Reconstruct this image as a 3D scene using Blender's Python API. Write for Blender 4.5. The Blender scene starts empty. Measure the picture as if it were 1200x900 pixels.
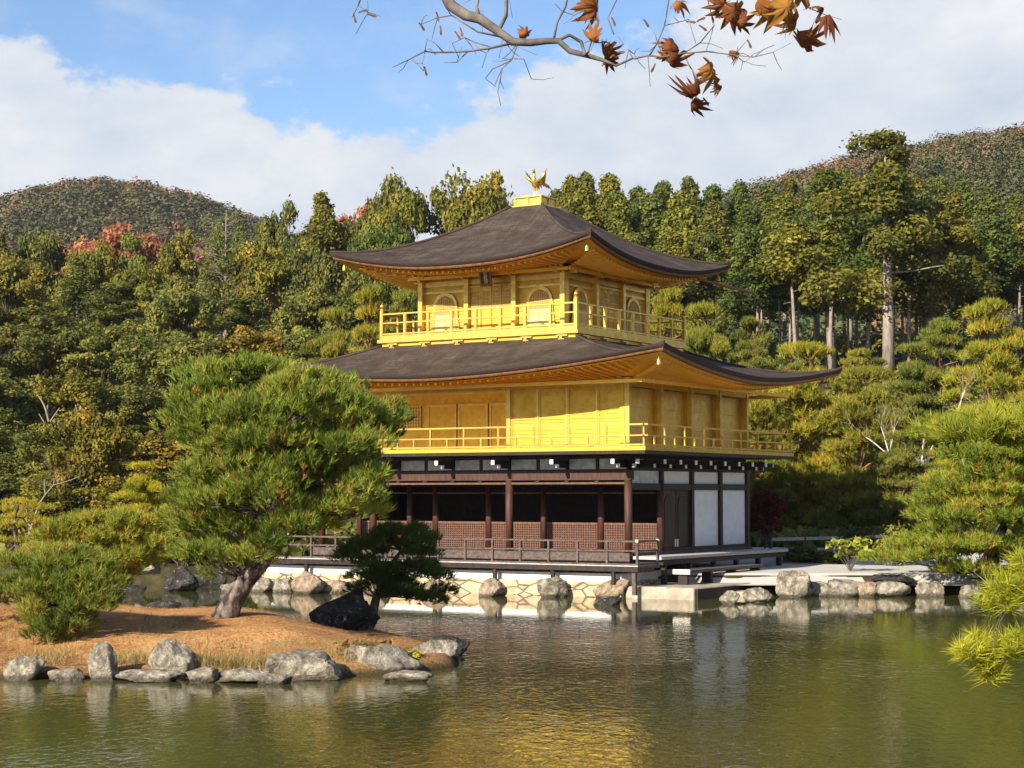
import bpy, math, random
import numpy as np
from mathutils import Vector, Matrix, noise as mnoise
R = math.radians
rnd = random.Random(7)
SC = bpy.context.scene
COL = SC.collection

# ------------------------------------------------------------------ camera, sky, sun, exposure
CAM = np.array((26.291, -48.824, 3.05)); YAW = R(31.938); PITCH = R(3.44); FPX = 2140.2   # focal length in pixels of a 1200x900 frame
cam = bpy.data.cameras.new('camera'); cam.sensor_width = 36; cam.lens = FPX/1200*36; cam.clip_end = 5000; cam.clip_start = .1
camo = bpy.data.objects.new('camera', cam); COL.objects.link(camo)
camo.location = CAM; camo.rotation_euler = (R(90)+PITCH, 0, YAW); SC.camera = camo
SUN_W, SUN_E = R(6), R(26.5)                 # west of south, elevation
sun = bpy.data.lights.new('sun', 'SUN'); sun.energy = 5.0; sun.angle = R(.5); sun.color = (1, .89, .74)
suno = bpy.data.objects.new('sun', sun); COL.objects.link(suno)
SUNV = Vector((-math.sin(SUN_W)*math.cos(SUN_E), -math.cos(SUN_W)*math.cos(SUN_E), math.sin(SUN_E)))
suno.rotation_euler = SUNV.to_track_quat('Z', 'Y').to_euler(); suno.location = (-10, -60, 60)
SC.view_settings.view_transform = 'Standard'; SC.view_settings.look = 'None'
SC.view_settings.gamma = 1; SC.view_settings.use_curve_mapping = False
SC.view_settings.exposure = 1.0
SC.cycles.max_bounces = 8; SC.cycles.diffuse_bounces = 3; SC.cycles.glossy_bounces = 4; SC.cycles.transmission_bounces = 4

RV = np.array((math.cos(YAW), math.sin(YAW))); FV = np.array((-math.sin(YAW), math.cos(YAW)))
def UD(u, d): return CAM[:2] + u*RV + d*FV                      # metres right of / ahead of the viewpoint
def toUD(x, y):
    q = (x-CAM[0], y-CAM[1]); return q[0]*RV[0]+q[1]*RV[1], q[0]*FV[0]+q[1]*FV[1]
_f3 = np.array((FV[0]*math.cos(PITCH), FV[1]*math.cos(PITCH), math.sin(PITCH))); _r3 = np.array((RV[0], RV[1], 0)); _u3 = np.cross(_r3, _f3)
def ray(px, py): return _f3 + _r3*(px-600)/FPX + _u3*(450-py)/FPX
def at(px, py, d):                                              # a point at distance d ahead
    v = ray(px, py); t = d/(v[0]*FV[0]+v[1]*FV[1]); return CAM + v*t
def ground(px, py, z):
    v = ray(px, py); return CAM + v*((z-CAM[2])/v[2])

def world():
    w = bpy.data.worlds.new('World'); SC.world = w; w.use_nodes = True
    n, l = w.node_tree.nodes, w.node_tree.links; n.clear()
    def nd(t, **k):
        x = n.new(t)
        for a, b in k.items(): setattr(x, a, b)
        return x
    def mth(op, a, b=None, c=None):
        m = nd('ShaderNodeMath', operation=op)
        for i, v in enumerate((a, b, c)):
            if v is None: continue
            if isinstance(v, (int, float)): m.inputs[i].default_value = v
            else: l.new(v, m.inputs[i])
        return m.outputs[0]
    sky = nd('ShaderNodeTexSky', sky_type='NISHITA', sun_disc=False, sun_elevation=SUN_E, sun_rotation=R(180)+SUN_W)
    sky.air_density = 1.0; sky.dust_density = .3; sky.ozone_density = 2.5
    tc = nd('ShaderNodeTexCoord')
    dot = nd('ShaderNodeVectorMath', operation='DOT_PRODUCT'); l.new(tc.outputs['Generated'], dot.inputs[0]); dot.inputs[1].default_value = (RV[0], RV[1], 0)
    sep = nd('ShaderNodeSeparateXYZ'); l.new(tc.outputs['Generated'], sep.inputs[0])
    a, b = dot.outputs['Value'], sep.outputs['Z']
    # height of the cloud bank's upper edge along the horizon
    ramp = nd('ShaderNodeValToRGB'); e = ramp.color_ramp.elements
    pts = [(0, .86), (.083, .80), (.158, .82), (.217, .79), (.275, .72), (.35, .70), (.40, .75), (.467, .78), (.52, .82), (.667, .90), (.833, .97), (1, 1)]
    while len(e) < len(pts): e.new(.5)
    for q, (p, v) in zip(e, pts): q.position = p; q.color = (v, v, v, 1)
    l.new(mth('MULTIPLY_ADD', a, 1/.56, .5), ramp.inputs[0])
    edge = mth('MULTIPLY', ramp.outputs[0], .285)
    mp = nd('ShaderNodeMapping'); l.new(tc.outputs['Generated'], mp.inputs[0]); mp.inputs['Scale'].default_value = (1, 1, 1.7)
    def nz(scale, detail, rough, off):
        m = nd('ShaderNodeVectorMath', operation='ADD'); l.new(mp.outputs[0], m.inputs[0]); m.inputs[1].default_value = off
        t = nd('ShaderNodeTexNoise'); t.inputs['Scale'].default_value = scale; t.inputs['Detail'].default_value = detail; t.inputs['Roughness'].default_value = rough
        l.new(m.outputs[0], t.inputs['Vector']); return t.outputs[0]
    n1 = nz(13, 9, .60, (3.1, 1.7, .3)); n2 = nz(5, 6, .5, (.4, 5.2, 2.2)); n3 = nz(16, 8, .6, (7, 2, 1))
    t = mth('SUBTRACT', edge, b)
    t = mth('MULTIPLY_ADD', mth('SUBTRACT', n1, .5), .15, t)
    t = mth('MULTIPLY_ADD', mth('SUBTRACT', n2, .5), .10, t)
    mr = nd('ShaderNodeMapRange', interpolation_type='SMOOTHSTEP'); l.new(t, mr.inputs[0]); mr.inputs[1].default_value = 0; mr.inputs[2].default_value = .017
    # a thin veil over the blue, and grey modelling inside the bank
    veil = nd('ShaderNodeMapRange', interpolation_type='SMOOTHSTEP'); l.new(n3, veil.inputs[0]); veil.inputs[1].default_value = .42; veil.inputs[2].default_value = .75; veil.inputs[4].default_value = .32
    cov = mth('MAXIMUM', mr.outputs[0], veil.outputs[0])
    cr = nd('ShaderNodeValToRGB'); ce = cr.color_ramp.elements
    ce[0].position = .40; ce[0].color = (6.3, 7.2, 8.6, 1); ce[1].position = .62; ce[1].color = (9.5, 9.65, 9.9, 1)
    mixn = mth('ADD', mth('MULTIPLY', n3, .3), mth('ADD', mth('MULTIPLY', n1, .3), mth('MULTIPLY', n2, .4))); l.new(mixn, cr.inputs[0])
    tint = nd('ShaderNodeMix', data_type='RGBA', blend_type='MULTIPLY'); tint.inputs['Factor'].default_value = 1
    l.new(sky.outputs[0], tint.inputs[6]); tint.inputs[7].default_value = (1.55, 1.66, 1.85, 1)
    mx = nd('ShaderNodeMix', data_type='RGBA'); l.new(cov, mx.inputs['Factor']); l.new(tint.outputs[2], mx.inputs[6]); l.new(cr.outputs[0], mx.inputs[7])
    bg = nd('ShaderNodeBackground'); bg.inputs[1].default_value = .0475; l.new(mx.outputs[2], bg.inputs[0])
    out = nd('ShaderNodeOutputWorld'); l.new(bg.outputs[0], out.inputs[0])
world()

# ------------------------------------------------------------------ materials
class NT:
    def __init__(s, name):
        s.m = bpy.data.materials.new(name); s.m.use_nodes = True; s.n = s.m.node_tree.nodes; s.l = s.m.node_tree.links
        s.p = s.n['Principled BSDF']; s.out = s.n['Material Output']; s.tc = None
    def nd(s, t, **k):
        x = s.n.new(t)
        for a, b in k.items(): setattr(x, a, b)
        return x
    def co(s, kind='Object', scale=(1, 1, 1)):
        if not s.tc: s.tc = s.nd('ShaderNodeTexCoord')
        mp = s.nd('ShaderNodeMapping'); mp.inputs['Scale'].default_value = scale; s.l.new(s.tc.outputs[kind], mp.inputs[0]); return mp.outputs[0]
    def noise(s, scale, detail=5, rough=.55, vec=None, dist=0):
        t = s.nd('ShaderNodeTexNoise'); t.inputs['Scale'].default_value = scale; t.inputs['Detail'].default_value = detail; t.inputs['Roughness'].default_value = rough
        t.inputs['Distortion'].default_value = dist; s.l.new(vec if vec is not None else s.co(), t.inputs['Vector']); return t.outputs[0]
    def ramp(s, fac, pts):
        r = s.nd('ShaderNodeValToRGB'); e = r.color_ramp.elements
        while len(e) < len(pts): e.new(.5)
        for q, (p, c) in zip(e, pts): q.position = p; q.color = (*c, 1)
        s.l.new(fac, r.inputs[0]); return r.outputs[0]
    def math(s, op, a, b):
        m = s.nd('ShaderNodeMath', operation=op)
        for i, v in enumerate((a, b)):
            if isinstance(v, (int, float)): m.inputs[i].default_value = v
            else: s.l.new(v, m.inputs[i])
        return m.outputs[0]
    def mix(s, fac, a, b, mode='MIX'):
        m = s.nd('ShaderNodeMix', data_type='RGBA', blend_type=mode)
        for sock, v in ((m.inputs['Factor'], fac), (m.inputs[6], a), (m.inputs[7], b)):
            if isinstance(v, (int, float)): sock.default_value = v
            elif isinstance(v, tuple): sock.default_value = (*v, 1)
            else: s.l.new(v, sock)
        return m.outputs[2]
    def bump(s, h, strength, dist=.02):
        b = s.nd('ShaderNodeBump'); b.inputs['Strength'].default_value = strength; b.inputs['Distance'].default_value = dist
        s.l.new(h, b.inputs['Height']); s.l.new(b.outputs[0], s.p.inputs['Normal'])
    def set(s, color=None, rough=.7, metal=0, spec=.4):
        if isinstance(color, tuple): s.p.inputs['Base Color'].default_value = (*color, 1)
        elif color is not None: s.l.new(color, s.p.inputs['Base Color'])
        s.p.inputs['Roughness'].default_value = rough; s.p.inputs['Metallic'].default_value = metal
        s.p.inputs['Specular IOR Level'].default_value = spec
        return s.m

def m_simple(name, c1, c2, scale=6, rough=.7, metal=0, spec=.35, bump=.15, stretch=(1, 1, 1), lo=.35, hi=.65, bd=.02):
    t = NT(name); v = t.co(scale=stretch); f = t.noise(scale, 6, .6, v)
    m = t.set(t.ramp(f, [(lo, c1), (hi, c2)]), rough, metal, spec)
    if bump: t.bump(f, bump, bd)
    return m
def m_gold(name, c1, c2, rough, metal=.78):
    t = NT(name)
    sheet = t.nd('ShaderNodeTexVoronoi', distance='CHEBYCHEV'); sheet.inputs['Scale'].default_value = 7.5; sheet.inputs['Randomness'].default_value = .35; t.l.new(t.co(), sheet.inputs['Vector'])
    sp = t.nd('ShaderNodeSeparateColor'); t.l.new(sheet.outputs['Color'], sp.inputs[0])
    f = t.math('ADD', t.math('MULTIPLY', t.noise(3.2, 5, .6), .75), t.math('MULTIPLY', sp.outputs[0], .25))
    t.set(t.ramp(f, [(.34, c1), (.68, c2)]), rough, metal, .5)
    rr = t.nd('ShaderNodeMapRange'); t.l.new(f, rr.inputs[0]); rr.inputs[1].default_value = .3; rr.inputs[2].default_value = .7; rr.inputs[3].default_value = rough+.1; rr.inputs[4].default_value = rough-.06
    t.l.new(rr.outputs[0], t.p.inputs['Roughness'])
    t.bump(t.noise(22, 4, .6), .08, .01)
    return t.m
M = {}
M['gold'] = m_gold('gold leaf', (.545, .355, .045), (.62, .42, .068), .5)
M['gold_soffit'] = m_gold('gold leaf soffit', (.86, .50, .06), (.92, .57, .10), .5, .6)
M['gold_bright'] = m_gold('bright gold', (.60, .405, .08), (.68, .48, .135), .38, .8)
M['gold_pane'] = m_simple('gilt pane', (.52, .40, .17), (.60, .48, .23), 5, .55, .25, .5, .05)
M['gold_dark'] = m_simple('gilt lattice gap', (.30, .19, .05), (.42, .27, .07), 9, .6, .2, .4, .05)
def m_bark_roof():
    t = NT('cypress bark roof')
    st = t.nd('ShaderNodeAttribute'); st.attribute_name = 'slope'
    def sm(x, y):
        m = t.nd('ShaderNodeMapping'); m.inputs['Scale'].default_value = (x, y, 1); t.l.new(st.outputs['Vector'], m.inputs[0]); return m.outputs[0]
    streak = t.noise(1, 5, .65, sm(5.5, 3)); course = t.noise(1, 2, .5, sm(.8, 46))
    big = t.noise(1.3, 7, .68); fine = t.noise(17, 6, .75, t.co(scale=(1, 1, .35)))
    v = t.co(scale=(1, 1, 22)); lay = t.noise(2.2, 3, .5, v)
    f = t.math('ADD', t.math('MULTIPLY', big, .38), t.math('ADD', t.math('MULTIPLY', fine, .22), t.math('ADD', t.math('MULTIPLY', streak, .18), t.math('MULTIPLY', course, .22))))
    t.set(t.ramp(f, [(.36, (.022, .014, .010)), (.5, (.054, .039, .030)), (.66, (.135, .102, .078))]), .85, 0, .22)
    t.bump(t.math('ADD', fine, t.math('ADD', course, streak)), .8, .04)
    return t.m
M['roof'] = m_bark_roof()
M['roof_edge'] = m_simple('bark roof edge', (.030, .020, .017), (.075, .052, .042), 20, .8, bump=.4, stretch=(1, 1, 5))
M['eave_wood'] = m_simple('reddish eave board', (.20, .085, .035), (.34, .16, .07), 8, .6, bump=.1)
M['dark_wood'] = m_simple('dark stained wood', (.014, .009, .007), (.034, .020, .015), 12, .55, bump=.2, stretch=(1, 1, .2))
M['red_wood'] = m_simple('red brown timber', (.036, .014, .009), (.085, .034, .020), 14, .6, bump=.2, stretch=(1, 1, .15))
M['lattice_wood'] = m_simple('lattice timber', (.095, .043, .025), (.175, .085, .05), 14, .6, bump=.15)
M['grey_wood'] = m_simple('weathered timber', (.055, .038, .030), (.13, .098, .082), 10, .75, bump=.3)
M['pale_wood'] = m_simple('pale weathered planks', (.34, .31, .28), (.50, .47, .43), 9, .75, bump=.2)
M['plaster'] = m_simple('white plaster', (.66, .66, .65), (.74, .74, .73), 3, .85, bump=.05)
M['old_plaster'] = m_simple('greyed plaster', (.42, .43, .44), (.66, .67, .67), 5, .9, bump=.08)
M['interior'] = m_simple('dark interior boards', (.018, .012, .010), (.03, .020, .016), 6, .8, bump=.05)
M['metal_cap'] = m_simple('pale metal fitting', (.68, .66, .60), (.80, .78, .72), 8, .5, .2, bump=.05)
M['plaque'] = m_simple('dark plaque board', (.05, .03, .02), (.08, .045, .03), 9, .5, bump=.1)
M['letters'] = m_simple('pale plaque letters', (.80, .70, .45), (.85, .75, .5), 9, .5, bump=0)
def m_rock(name, dark, mid, light, s=2.2):
    t = NT(name)
    big = t.noise(s, 8, .65, dist=.6); lich = t.noise(s*5, 6, .7)
    f = t.math('ADD', t.math('MULTIPLY', big, .65), t.math('MULTIPLY', lich, .35))
    sp = t.ramp(lich, [(.60, (0, 0, 0)), (.70, (1, 1, 1))])
    c = t.mix(t.math('MULTIPLY', sp, .7), t.ramp(f, [(.36, dark), (.48, mid), (.60, light)]), (.66, .66, .55))
    g = t.nd('ShaderNodeNewGeometry'); sz = t.nd('ShaderNodeSeparateXYZ'); t.l.new(g.outputs['Position'], sz.inputs[0])
    wet = t.nd('ShaderNodeMapRange'); t.l.new(t.math('ADD', sz.outputs['Z'], t.math('MULTIPLY', t.noise(9, 3, .5), .10)), wet.inputs[0]); wet.inputs[1].default_value = .10; wet.inputs[2].default_value = .17; wet.inputs[3].default_value = .75; wet.inputs[4].default_value = 0
    c = t.mix(wet.outputs[0], c, (.045, .042, .028))                # wet, weedy tide line
    t.set(c, .9, 0, .25); t.bump(t.math('ADD', big, t.math('MULTIPLY', lich, .9)), 1, .14)
    return t.m
M['rock'] = m_rock('lichened grey rock', (.045, .038, .028), (.27, .235, .175), (.58, .52, .41))
M['rock_tan'] = m_rock('tan rock', (.12, .085, .055), (.36, .27, .18), (.52, .42, .30))
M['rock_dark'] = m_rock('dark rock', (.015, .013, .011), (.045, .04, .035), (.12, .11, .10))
def m_stonewall():
    t = NT('fitted stone wall')
    v = t.nd('ShaderNodeTexVoronoi', feature='DISTANCE_TO_EDGE'); v.inputs['Scale'].default_value = 1.5; t.l.new(t.co(scale=(1, 1, 2.2)), v.inputs['Vector'])
    j = t.ramp(v.outputs['Distance'], [(.0, (0, 0, 0)), (.07, (1, 1, 1))])
    f = t.noise(4, 6, .6)
    c = t.mix(j, (.10, .075, .05), t.ramp(f, [(.35, (.40, .29, .17)), (.65, (.60, .48, .31))]))
    t.set(c, .9, 0, .2); t.bump(t.math('ADD', j, f), .6, .06); return t.m
M['stone_wall'] = m_stonewall()
M['slab'] = m_simple('pale landing stone', (.27, .23, .17), (.43, .375, .29), 4, .85, bump=.3)
def m_ground(name, pts, s, rough=.95, bump=.8, bd=.05, mult=7):
    t = NT(name); f1 = t.noise(s, 8, .65); f2 = t.noise(s*mult, 6, .7)
    f = t.math('ADD', t.math('MULTIPLY', f1, .5), t.math('MULTIPLY', f2, .5))
    if name == 'fallen needle bed':
        g = t.nd('ShaderNodeNewGeometry'); sz = t.nd('ShaderNodeSeparateXYZ'); t.l.new(g.outputs['Position'], sz.inputs[0])
        wet = t.nd('ShaderNodeMapRange'); t.l.new(t.math('ADD', sz.outputs['Z'], t.math('MULTIPLY', f2, .25)), wet.inputs[0]); wet.inputs[1].default_value = .16; wet.inputs[2].default_value = .40; wet.inputs[3].default_value = 1; wet.inputs[4].default_value = 0
        soil = t.ramp(t.noise(.45, 5, .6), [(.56, (0, 0, 0)), (.68, (.7, .7, .7))])
        c = t.mix(soil, t.ramp(f, pts), t.ramp(f2, [(.4, (.10, .075, .028)), (.6, (.26, .19, .08))]))
        t.set(t.mix(wet.outputs[0], c, (.06, .042, .02)), rough, 0, .15); t.bump(f2, bump, bd); return t.m
    t.set(t.ramp(f, pts), rough, 0, .15); t.bump(f2, bump, bd); return t.m
M['forest_floor'] = m_ground('forest floor', [(.36, (.020, .018, .010)), (.5, (.045, .04, .018)), (.65, (.10, .075, .035))], .5)
M['needle_bed'] = m_ground('fallen needle bed', [(.38, (.22, .105, .036)), (.5, (.47, .245, .09)), (.62, (.66, .40, .17))], .9, mult=22, bd=.04)
M['gravel'] = m_ground('pale gravel', [(.35, (.42, .40, .36)), (.65, (.58, .55, .50))], 1.5, mult=20, bump=.3, bd=.01)
def m_water():
    t = NT('pond water')
    v = t.nd('ShaderNodeMapping'); t.tc = t.nd('ShaderNodeTexCoord'); t.l.new(t.tc.outputs['Object'], v.inputs[0])
    v.inputs['Rotation'].default_value = (0, 0, -YAW); 
    v2 = t.nd('ShaderNodeMapping'); t.l.new(v.outputs[0], v2.inputs[0]); v2.inputs['Scale'].default_value = (1.25, .7, 1)
    big = t.noise(.16, 3, .5, v.outputs[0])                       # breeze patches
    wav = t.noise(5.2, 3, .55, v2.outputs[0], .5); fin = t.noise(1.3, 2, .5, v2.outputs[0], .3)
    amp = t.ramp(big, [(.38, (.45, .45, .45)), (.60, (1, 1, 1))])
    sp = t.nd('ShaderNodeSeparateXYZ'); t.l.new(v.outputs[0], sp.inputs[0])      # sheltered, calmer water towards the far bank
    far = t.nd('ShaderNodeMapRange', interpolation_type='SMOOTHSTEP'); t.l.new(t.math('ADD', sp.outputs['Y'], t.math('MULTIPLY', big, 14)), far.inputs[0])
    far.inputs[1].default_value = -10; far.inputs[2].default_value = -1; far.inputs[3].default_value = 1; far.inputs[4].default_value = .13
    h = t.math('MULTIPLY', t.math('ADD', wav, t.math('MULTIPLY', fin, .8)), t.math('MULTIPLY', amp, far.outputs[0]))
    t.set((.062, .064, .018), .02, 0, .5); t.p.inputs['IOR'].default_value = 1.333
    t.bump(h, .33, .034); return t.m
M['water'] = m_water()
def m_leaf(name, cols, trans=.42, rough=.6, spec=.25):
    """leaf colour from the leaf's own tint value and the tree's own colour"""
    t = NT(name)
    a = t.nd('ShaderNodeAttribute'); a.attribute_name = 'tint'
    oi = t.nd('ShaderNodeObjectInfo')
    c = t.mix(1, t.ramp(a.outputs['Fac'], cols), oi.outputs['Color'], 'MULTIPLY')
    t.set(c, rough, 0, spec)
    tr = t.nd('ShaderNodeBsdfTranslucent'); t.l.new(c, tr.inputs[0])
    ms = t.nd('ShaderNodeMixShader'); ms.inputs[0].default_value = trans
    t.l.new(t.p.outputs[0], ms.inputs[1]); t.l.new(tr.outputs[0], ms.inputs[2]); t.l.new(ms.outputs[0], t.out.inputs[0]); return t.m
M['leaf'] = m_leaf('broadleaf foliage', [(0, (.06, .076, .014)), (.42, (.160, .175, .032)), (.78, (.31, .275, .052)), (1, (.44, .31, .07))])
M['cypress'] = m_leaf('cypress foliage', [(0, (.045, .062, .013)), (.45, (.132, .155, .030)), (1, (.30, .285, .052))])
M['needle'] = m_leaf('pine needles', [(0, (.08, .115, .018)), (.5, (.21, .24, .036)), (.86, (.37, .35, .06)), (.93, (.36, .22, .06)), (1, (.42, .20, .06))])
M['needle_yellow'] = m_leaf('yellow green needles', [(0, (.18, .19, .02)), (.5, (.40, .37, .04)), (1, (.62, .50, .06))])
M['maple_red'] = m_leaf('autumn foliage', [(0, (.24, .095, .05)), (.5, (.42, .19, .095)), (1, (.54, .30, .15))])
M['maple_leaf'] = m_leaf('russet maple leaves', [(0, (.15, .045, .022)), (.5, (.33, .115, .035)), (1, (.56, .28, .05))], .5)
M['hill_leaf'] = m_leaf('hill woods', [(0, (.05, .062, .028)), (.40, (.11, .115, .048)), (.58, (.16, .135, .075)), (.76, (.24, .135, .085)), (1, (.40, .16, .09))], .2)
M['trunk'] = m_simple('bark', (.05, .038, .030), (.15, .12, .10), 9, .9, bump=.8, stretch=(1, 1, .25), bd=.05)
M['trunk_pale'] = m_simple('pale bark', (.15, .12, .097), (.33, .275, .23), 7, .9, bump=.5, stretch=(1, 1, .2), bd=.03)
M['trunk_white'] = m_simple('bleached bark', (.46, .40, .33), (.66, .60, .52), 7, .85, bump=.4, bd=.02)
M['pine_bark'] = m_simple('plated pine bark', (.030, .024, .020), (.26, .21, .18), 7, .95, bump=1, stretch=(1, 1, .5), lo=.44, hi=.68, bd=.06)
M['red_bark'] = m_simple('reddish pine bark', (.14, .065, .035), (.26, .13, .075), 9, .9, bump=.5, bd=.03)
M['branch_bark'] = m_simple('smooth grey bark', (.07, .057, .047), (.21, .19, .17), 30, .8, bump=.3, bd=.004)
M['fern'] = m_leaf('ground plants', [(0, (.16, .07, .03)), (.6, (.30, .12, .05)), (1, (.38, .33, .08))])

# ------------------------------------------------------------------ object helpers
def tag(o, label=None, cat=None, group=None, kind=None):
    if label: o['label'] = label
    if cat: o['category'] = cat
    if group: o['group'] = group
    if kind: o['kind'] = kind
    return o
def thing(name, label, cat, loc=(0, 0, 0), rz=0, group=None):
    o = bpy.data.objects.new(name, None); COL.objects.link(o); o.location = loc; o.rotation_euler = (0, 0, rz); o.empty_display_size = .3
    return tag(o, label, cat, group)
def smooth(me, on=True): me.polygons.foreach_set('use_smooth', [on]*len(me.polygons))
class MB:
    """collects shapes into one mesh"""
    def __init__(s): s.v = []; s.f = []
    def add(s, v, f):
        k = len(s.v); s.v += [tuple(p) for p in v]; s.f += [tuple(i+k for i in q) for q in f]; return s
    def box(s, a, b):
        (x0, y0, z0), (x1, y1, z1) = a, b
        x0, x1 = min(x0, x1), max(x0, x1); y0, y1 = min(y0, y1), max(y0, y1); z0, z1 = min(z0, z1), max(z0, z1)
        return s.add([(x0, y0, z0), (x1, y0, z0), (x1, y1, z0), (x0, y1, z0), (x0, y0, z1), (x1, y0, z1), (x1, y1, z1), (x0, y1, z1)],
                     [(0, 3, 2, 1), (4, 5, 6, 7), (0, 1, 5, 4), (1, 2, 6, 5), (2, 3, 7, 6), (3, 0, 4, 7)])
    def bar(s, p, q, w, h):
        p, q = Vector(p), Vector(q); d = (q-p).normalized(); up = Vector((0, 0, 1)) if abs(d.z) < .95 else Vector((0, 1, 0))
        r = d.cross(up).normalized()*w/2; t = r.cross(d).normalized()*h/2
        v = [e+a*r+b*t for e in (p, q) for a, b in ((-1, -1), (1, -1), (1, 1), (-1, 1))]
        return s.add(v, [(0, 1, 2, 3), (7, 6, 5, 4), (0, 4, 5, 1), (1, 5, 6, 2), (2, 6, 7, 3), (3, 7, 4, 0)])
    def tube(s, path, rad, n=8, cap=True):
        P = [Vector(p) for p in path]; k0 = len(s.v); prev = None
        if isinstance(rad, (int, float)): rad = [rad]*len(P)
        for i, p in enumerate(P):
            d = (P[min(i+1, len(P)-1)]-P[max(i-1, 0)])
            d = d.normalized() if d.length > 1e-9 else Vector((0, 0, 1))
            if prev is None: prev = d.orthogonal().normalized()
            prev = (prev-d*prev.dot(d)); prev = prev.normalized() if prev.length > 1e-6 else d.orthogonal().normalized()
            b = d.cross(prev)
            for j in range(n):
                a = 2*math.pi*j/n; s.v.append(tuple(p+(prev*math.cos(a)+b*math.sin(a))*rad[i]))
        for i in range(len(P)-1):
            for j in range(n): s.f.append((k0+i*n+j, k0+i*n+(j+1) % n, k0+(i+1)*n+(j+1) % n, k0+(i+1)*n+j))
        if cap: s.f.append(tuple(k0+j for j in range(n))[::-1]); s.f.append(tuple(k0+(len(P)-1)*n+j for j in range(n)))
        return s
    def lathe(s, c, prof, n=12):                     # prof: (radius, z)
        k0 = len(s.v)
        for r, z in prof:
            for j in range(n): a = 2*math.pi*j/n; s.v.append((c[0]+r*math.cos(a), c[1]+r*math.sin(a), c[2]+z))
        for i in range(len(prof)-1):
            for j in range(n): s.f.append((k0+i*n+j, k0+i*n+(j+1) % n, k0+(i+1)*n+(j+1) % n, k0+(i+1)*n+j))
        s.f.append(tuple(k0+j for j in range(n))[::-1]); s.f.append(tuple(k0+(len(prof)-1)*n+j for j in range(n))); return s
    def prism(s, pts, off):                          # polygon pts, extruded by the vector off
        n = len(pts); o = Vector(off); v = [Vector(p) for p in pts]+[Vector(p)+o for p in pts]
        return s.add(v, [tuple(range(n))[::-1], tuple(range(n, 2*n))]+[(i, (i+1) % n, n+(i+1) % n, n+i) for i in range(n)])
    def build(s, name, mat, parent=None, sm=False, bevel=0):
        me = bpy.data.meshes.new(name)
        off = np.zeros(3)
        o = parent
        while o is not None: off = off+np.array(o.location); o = o.parent
        me.from_pydata([(a-off[0], b-off[1], c-off[2]) for a, b, c in s.v], [], s.f); me.materials.append(mat)
        if sm: smooth(me)
        ob = bpy.data.objects.new(name, me); COL.objects.link(ob)
        if parent is not None: ob.parent = parent
        if bevel:
            m = ob.modifiers.new('bevel', 'BEVEL'); m.width = bevel; m.segments = 1; m.limit_method = 'ANGLE'
        return ob
def fast_mesh(name, V, F, tint=None, mat=None, sm=False):
    """V (n,3), F (m,k) index array with one face size"""
    V = np.ascontiguousarray(V, np.float32); F = np.ascontiguousarray(F, np.int32); m, k = F.shape
    me = bpy.data.meshes.new(name); me.vertices.add(len(V)); me.vertices.foreach_set('co', V.ravel())
    me.loops.add(m*k); me.loops.foreach_set('vertex_index', F.ravel())
    me.polygons.add(m); me.polygons.foreach_set('loop_start', np.arange(0, m*k, k, dtype=np.int32))
    if tint is not None:
        at_ = me.attributes.new('tint', 'FLOAT', 'POINT'); at_.data.foreach_set('value', np.ascontiguousarray(tint, np.float32))
    if mat: me.materials.append(mat)
    if sm: me.polygons.foreach_set('use_smooth', np.ones(m, bool))
    me.update(calc_edges=True); return me
def link(name, me, parent=None, loc=None):
    o = bpy.data.objects.new(name, me); COL.objects.link(o)
    if parent is not None: o.parent = parent
    if loc is not None: o.location = loc
    return o
def unit(a): return a/np.maximum(np.linalg.norm(a, axis=-1, keepdims=True), 1e-9)
# ------------------------------------------------------------------ foliage geometry (numpy)
def leaf_quads(rng, P, N, size, tint, aspect=1.5, nr=.45):
    """one small diamond leaf per point"""
    n = len(P); N = unit(N*.7+rng.normal(size=(n, 3))*nr+np.array((0, 0, .25)))
    t = unit(np.cross(N, rng.normal(size=(n, 3)))); b = np.cross(N, t); s = size*rng.uniform(.6, 1.35, (n, 1))
    V = np.stack([P-t*s*aspect/2, P+b*s/2, P+t*s*aspect/2, P-b*s/2], 1).reshape(-1, 3)
    return V, np.arange(4*n).reshape(n, 4), np.repeat(np.clip(tint, 0, 1), 4)
def blob_points(rng, C, rad, n, fill=.35, stray=.13):
    """n points over each ellipsoid in C, mostly on its outside"""
    m = len(C); d = unit(rng.normal(size=(m, n, 3))); r = np.where(rng.random((m, n, 1)) < fill, rng.random((m, n, 1))**.5, rng.uniform(.70, 1.08, (m, n, 1)))
    r = np.where(rng.random((m, n, 1)) < stray, rng.uniform(1.0, 1.5, (m, n, 1)), r)
    P = C[:, None]+d*r*rad[:, None]
    return P.reshape(-1, 3), d.reshape(-1, 3)
def tuft_needles(rng, P, A, L, w, k, tint, spread=(.45, 1.25)):
    """k thin needles fanning round axis A at each point"""
    n = len(P); A = unit(A); P = np.repeat(P, k, 0); A = np.repeat(A, k, 0); t = np.repeat(tint, k)+rng.normal(size=n*k)*.05
    o = unit(np.cross(A, rng.normal(size=(n*k, 3)))); th = rng.uniform(*spread, (n*k, 1))
    D = A*np.cos(th)+o*np.sin(th); l = L*rng.uniform(.7, 1.15, (n*k, 1))
    s = unit(np.cross(D, rng.normal(size=(n*k, 3))))*w/2; P = P+A*rng.uniform(-.3, .5, (n*k, 1))*L
    V = np.stack([P-s, P+s, P+D*l], 1).reshape(-1, 3)
    return V, np.arange(3*n*k).reshape(n*k, 3), np.repeat(np.clip(t, 0, 1), 3)
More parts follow.
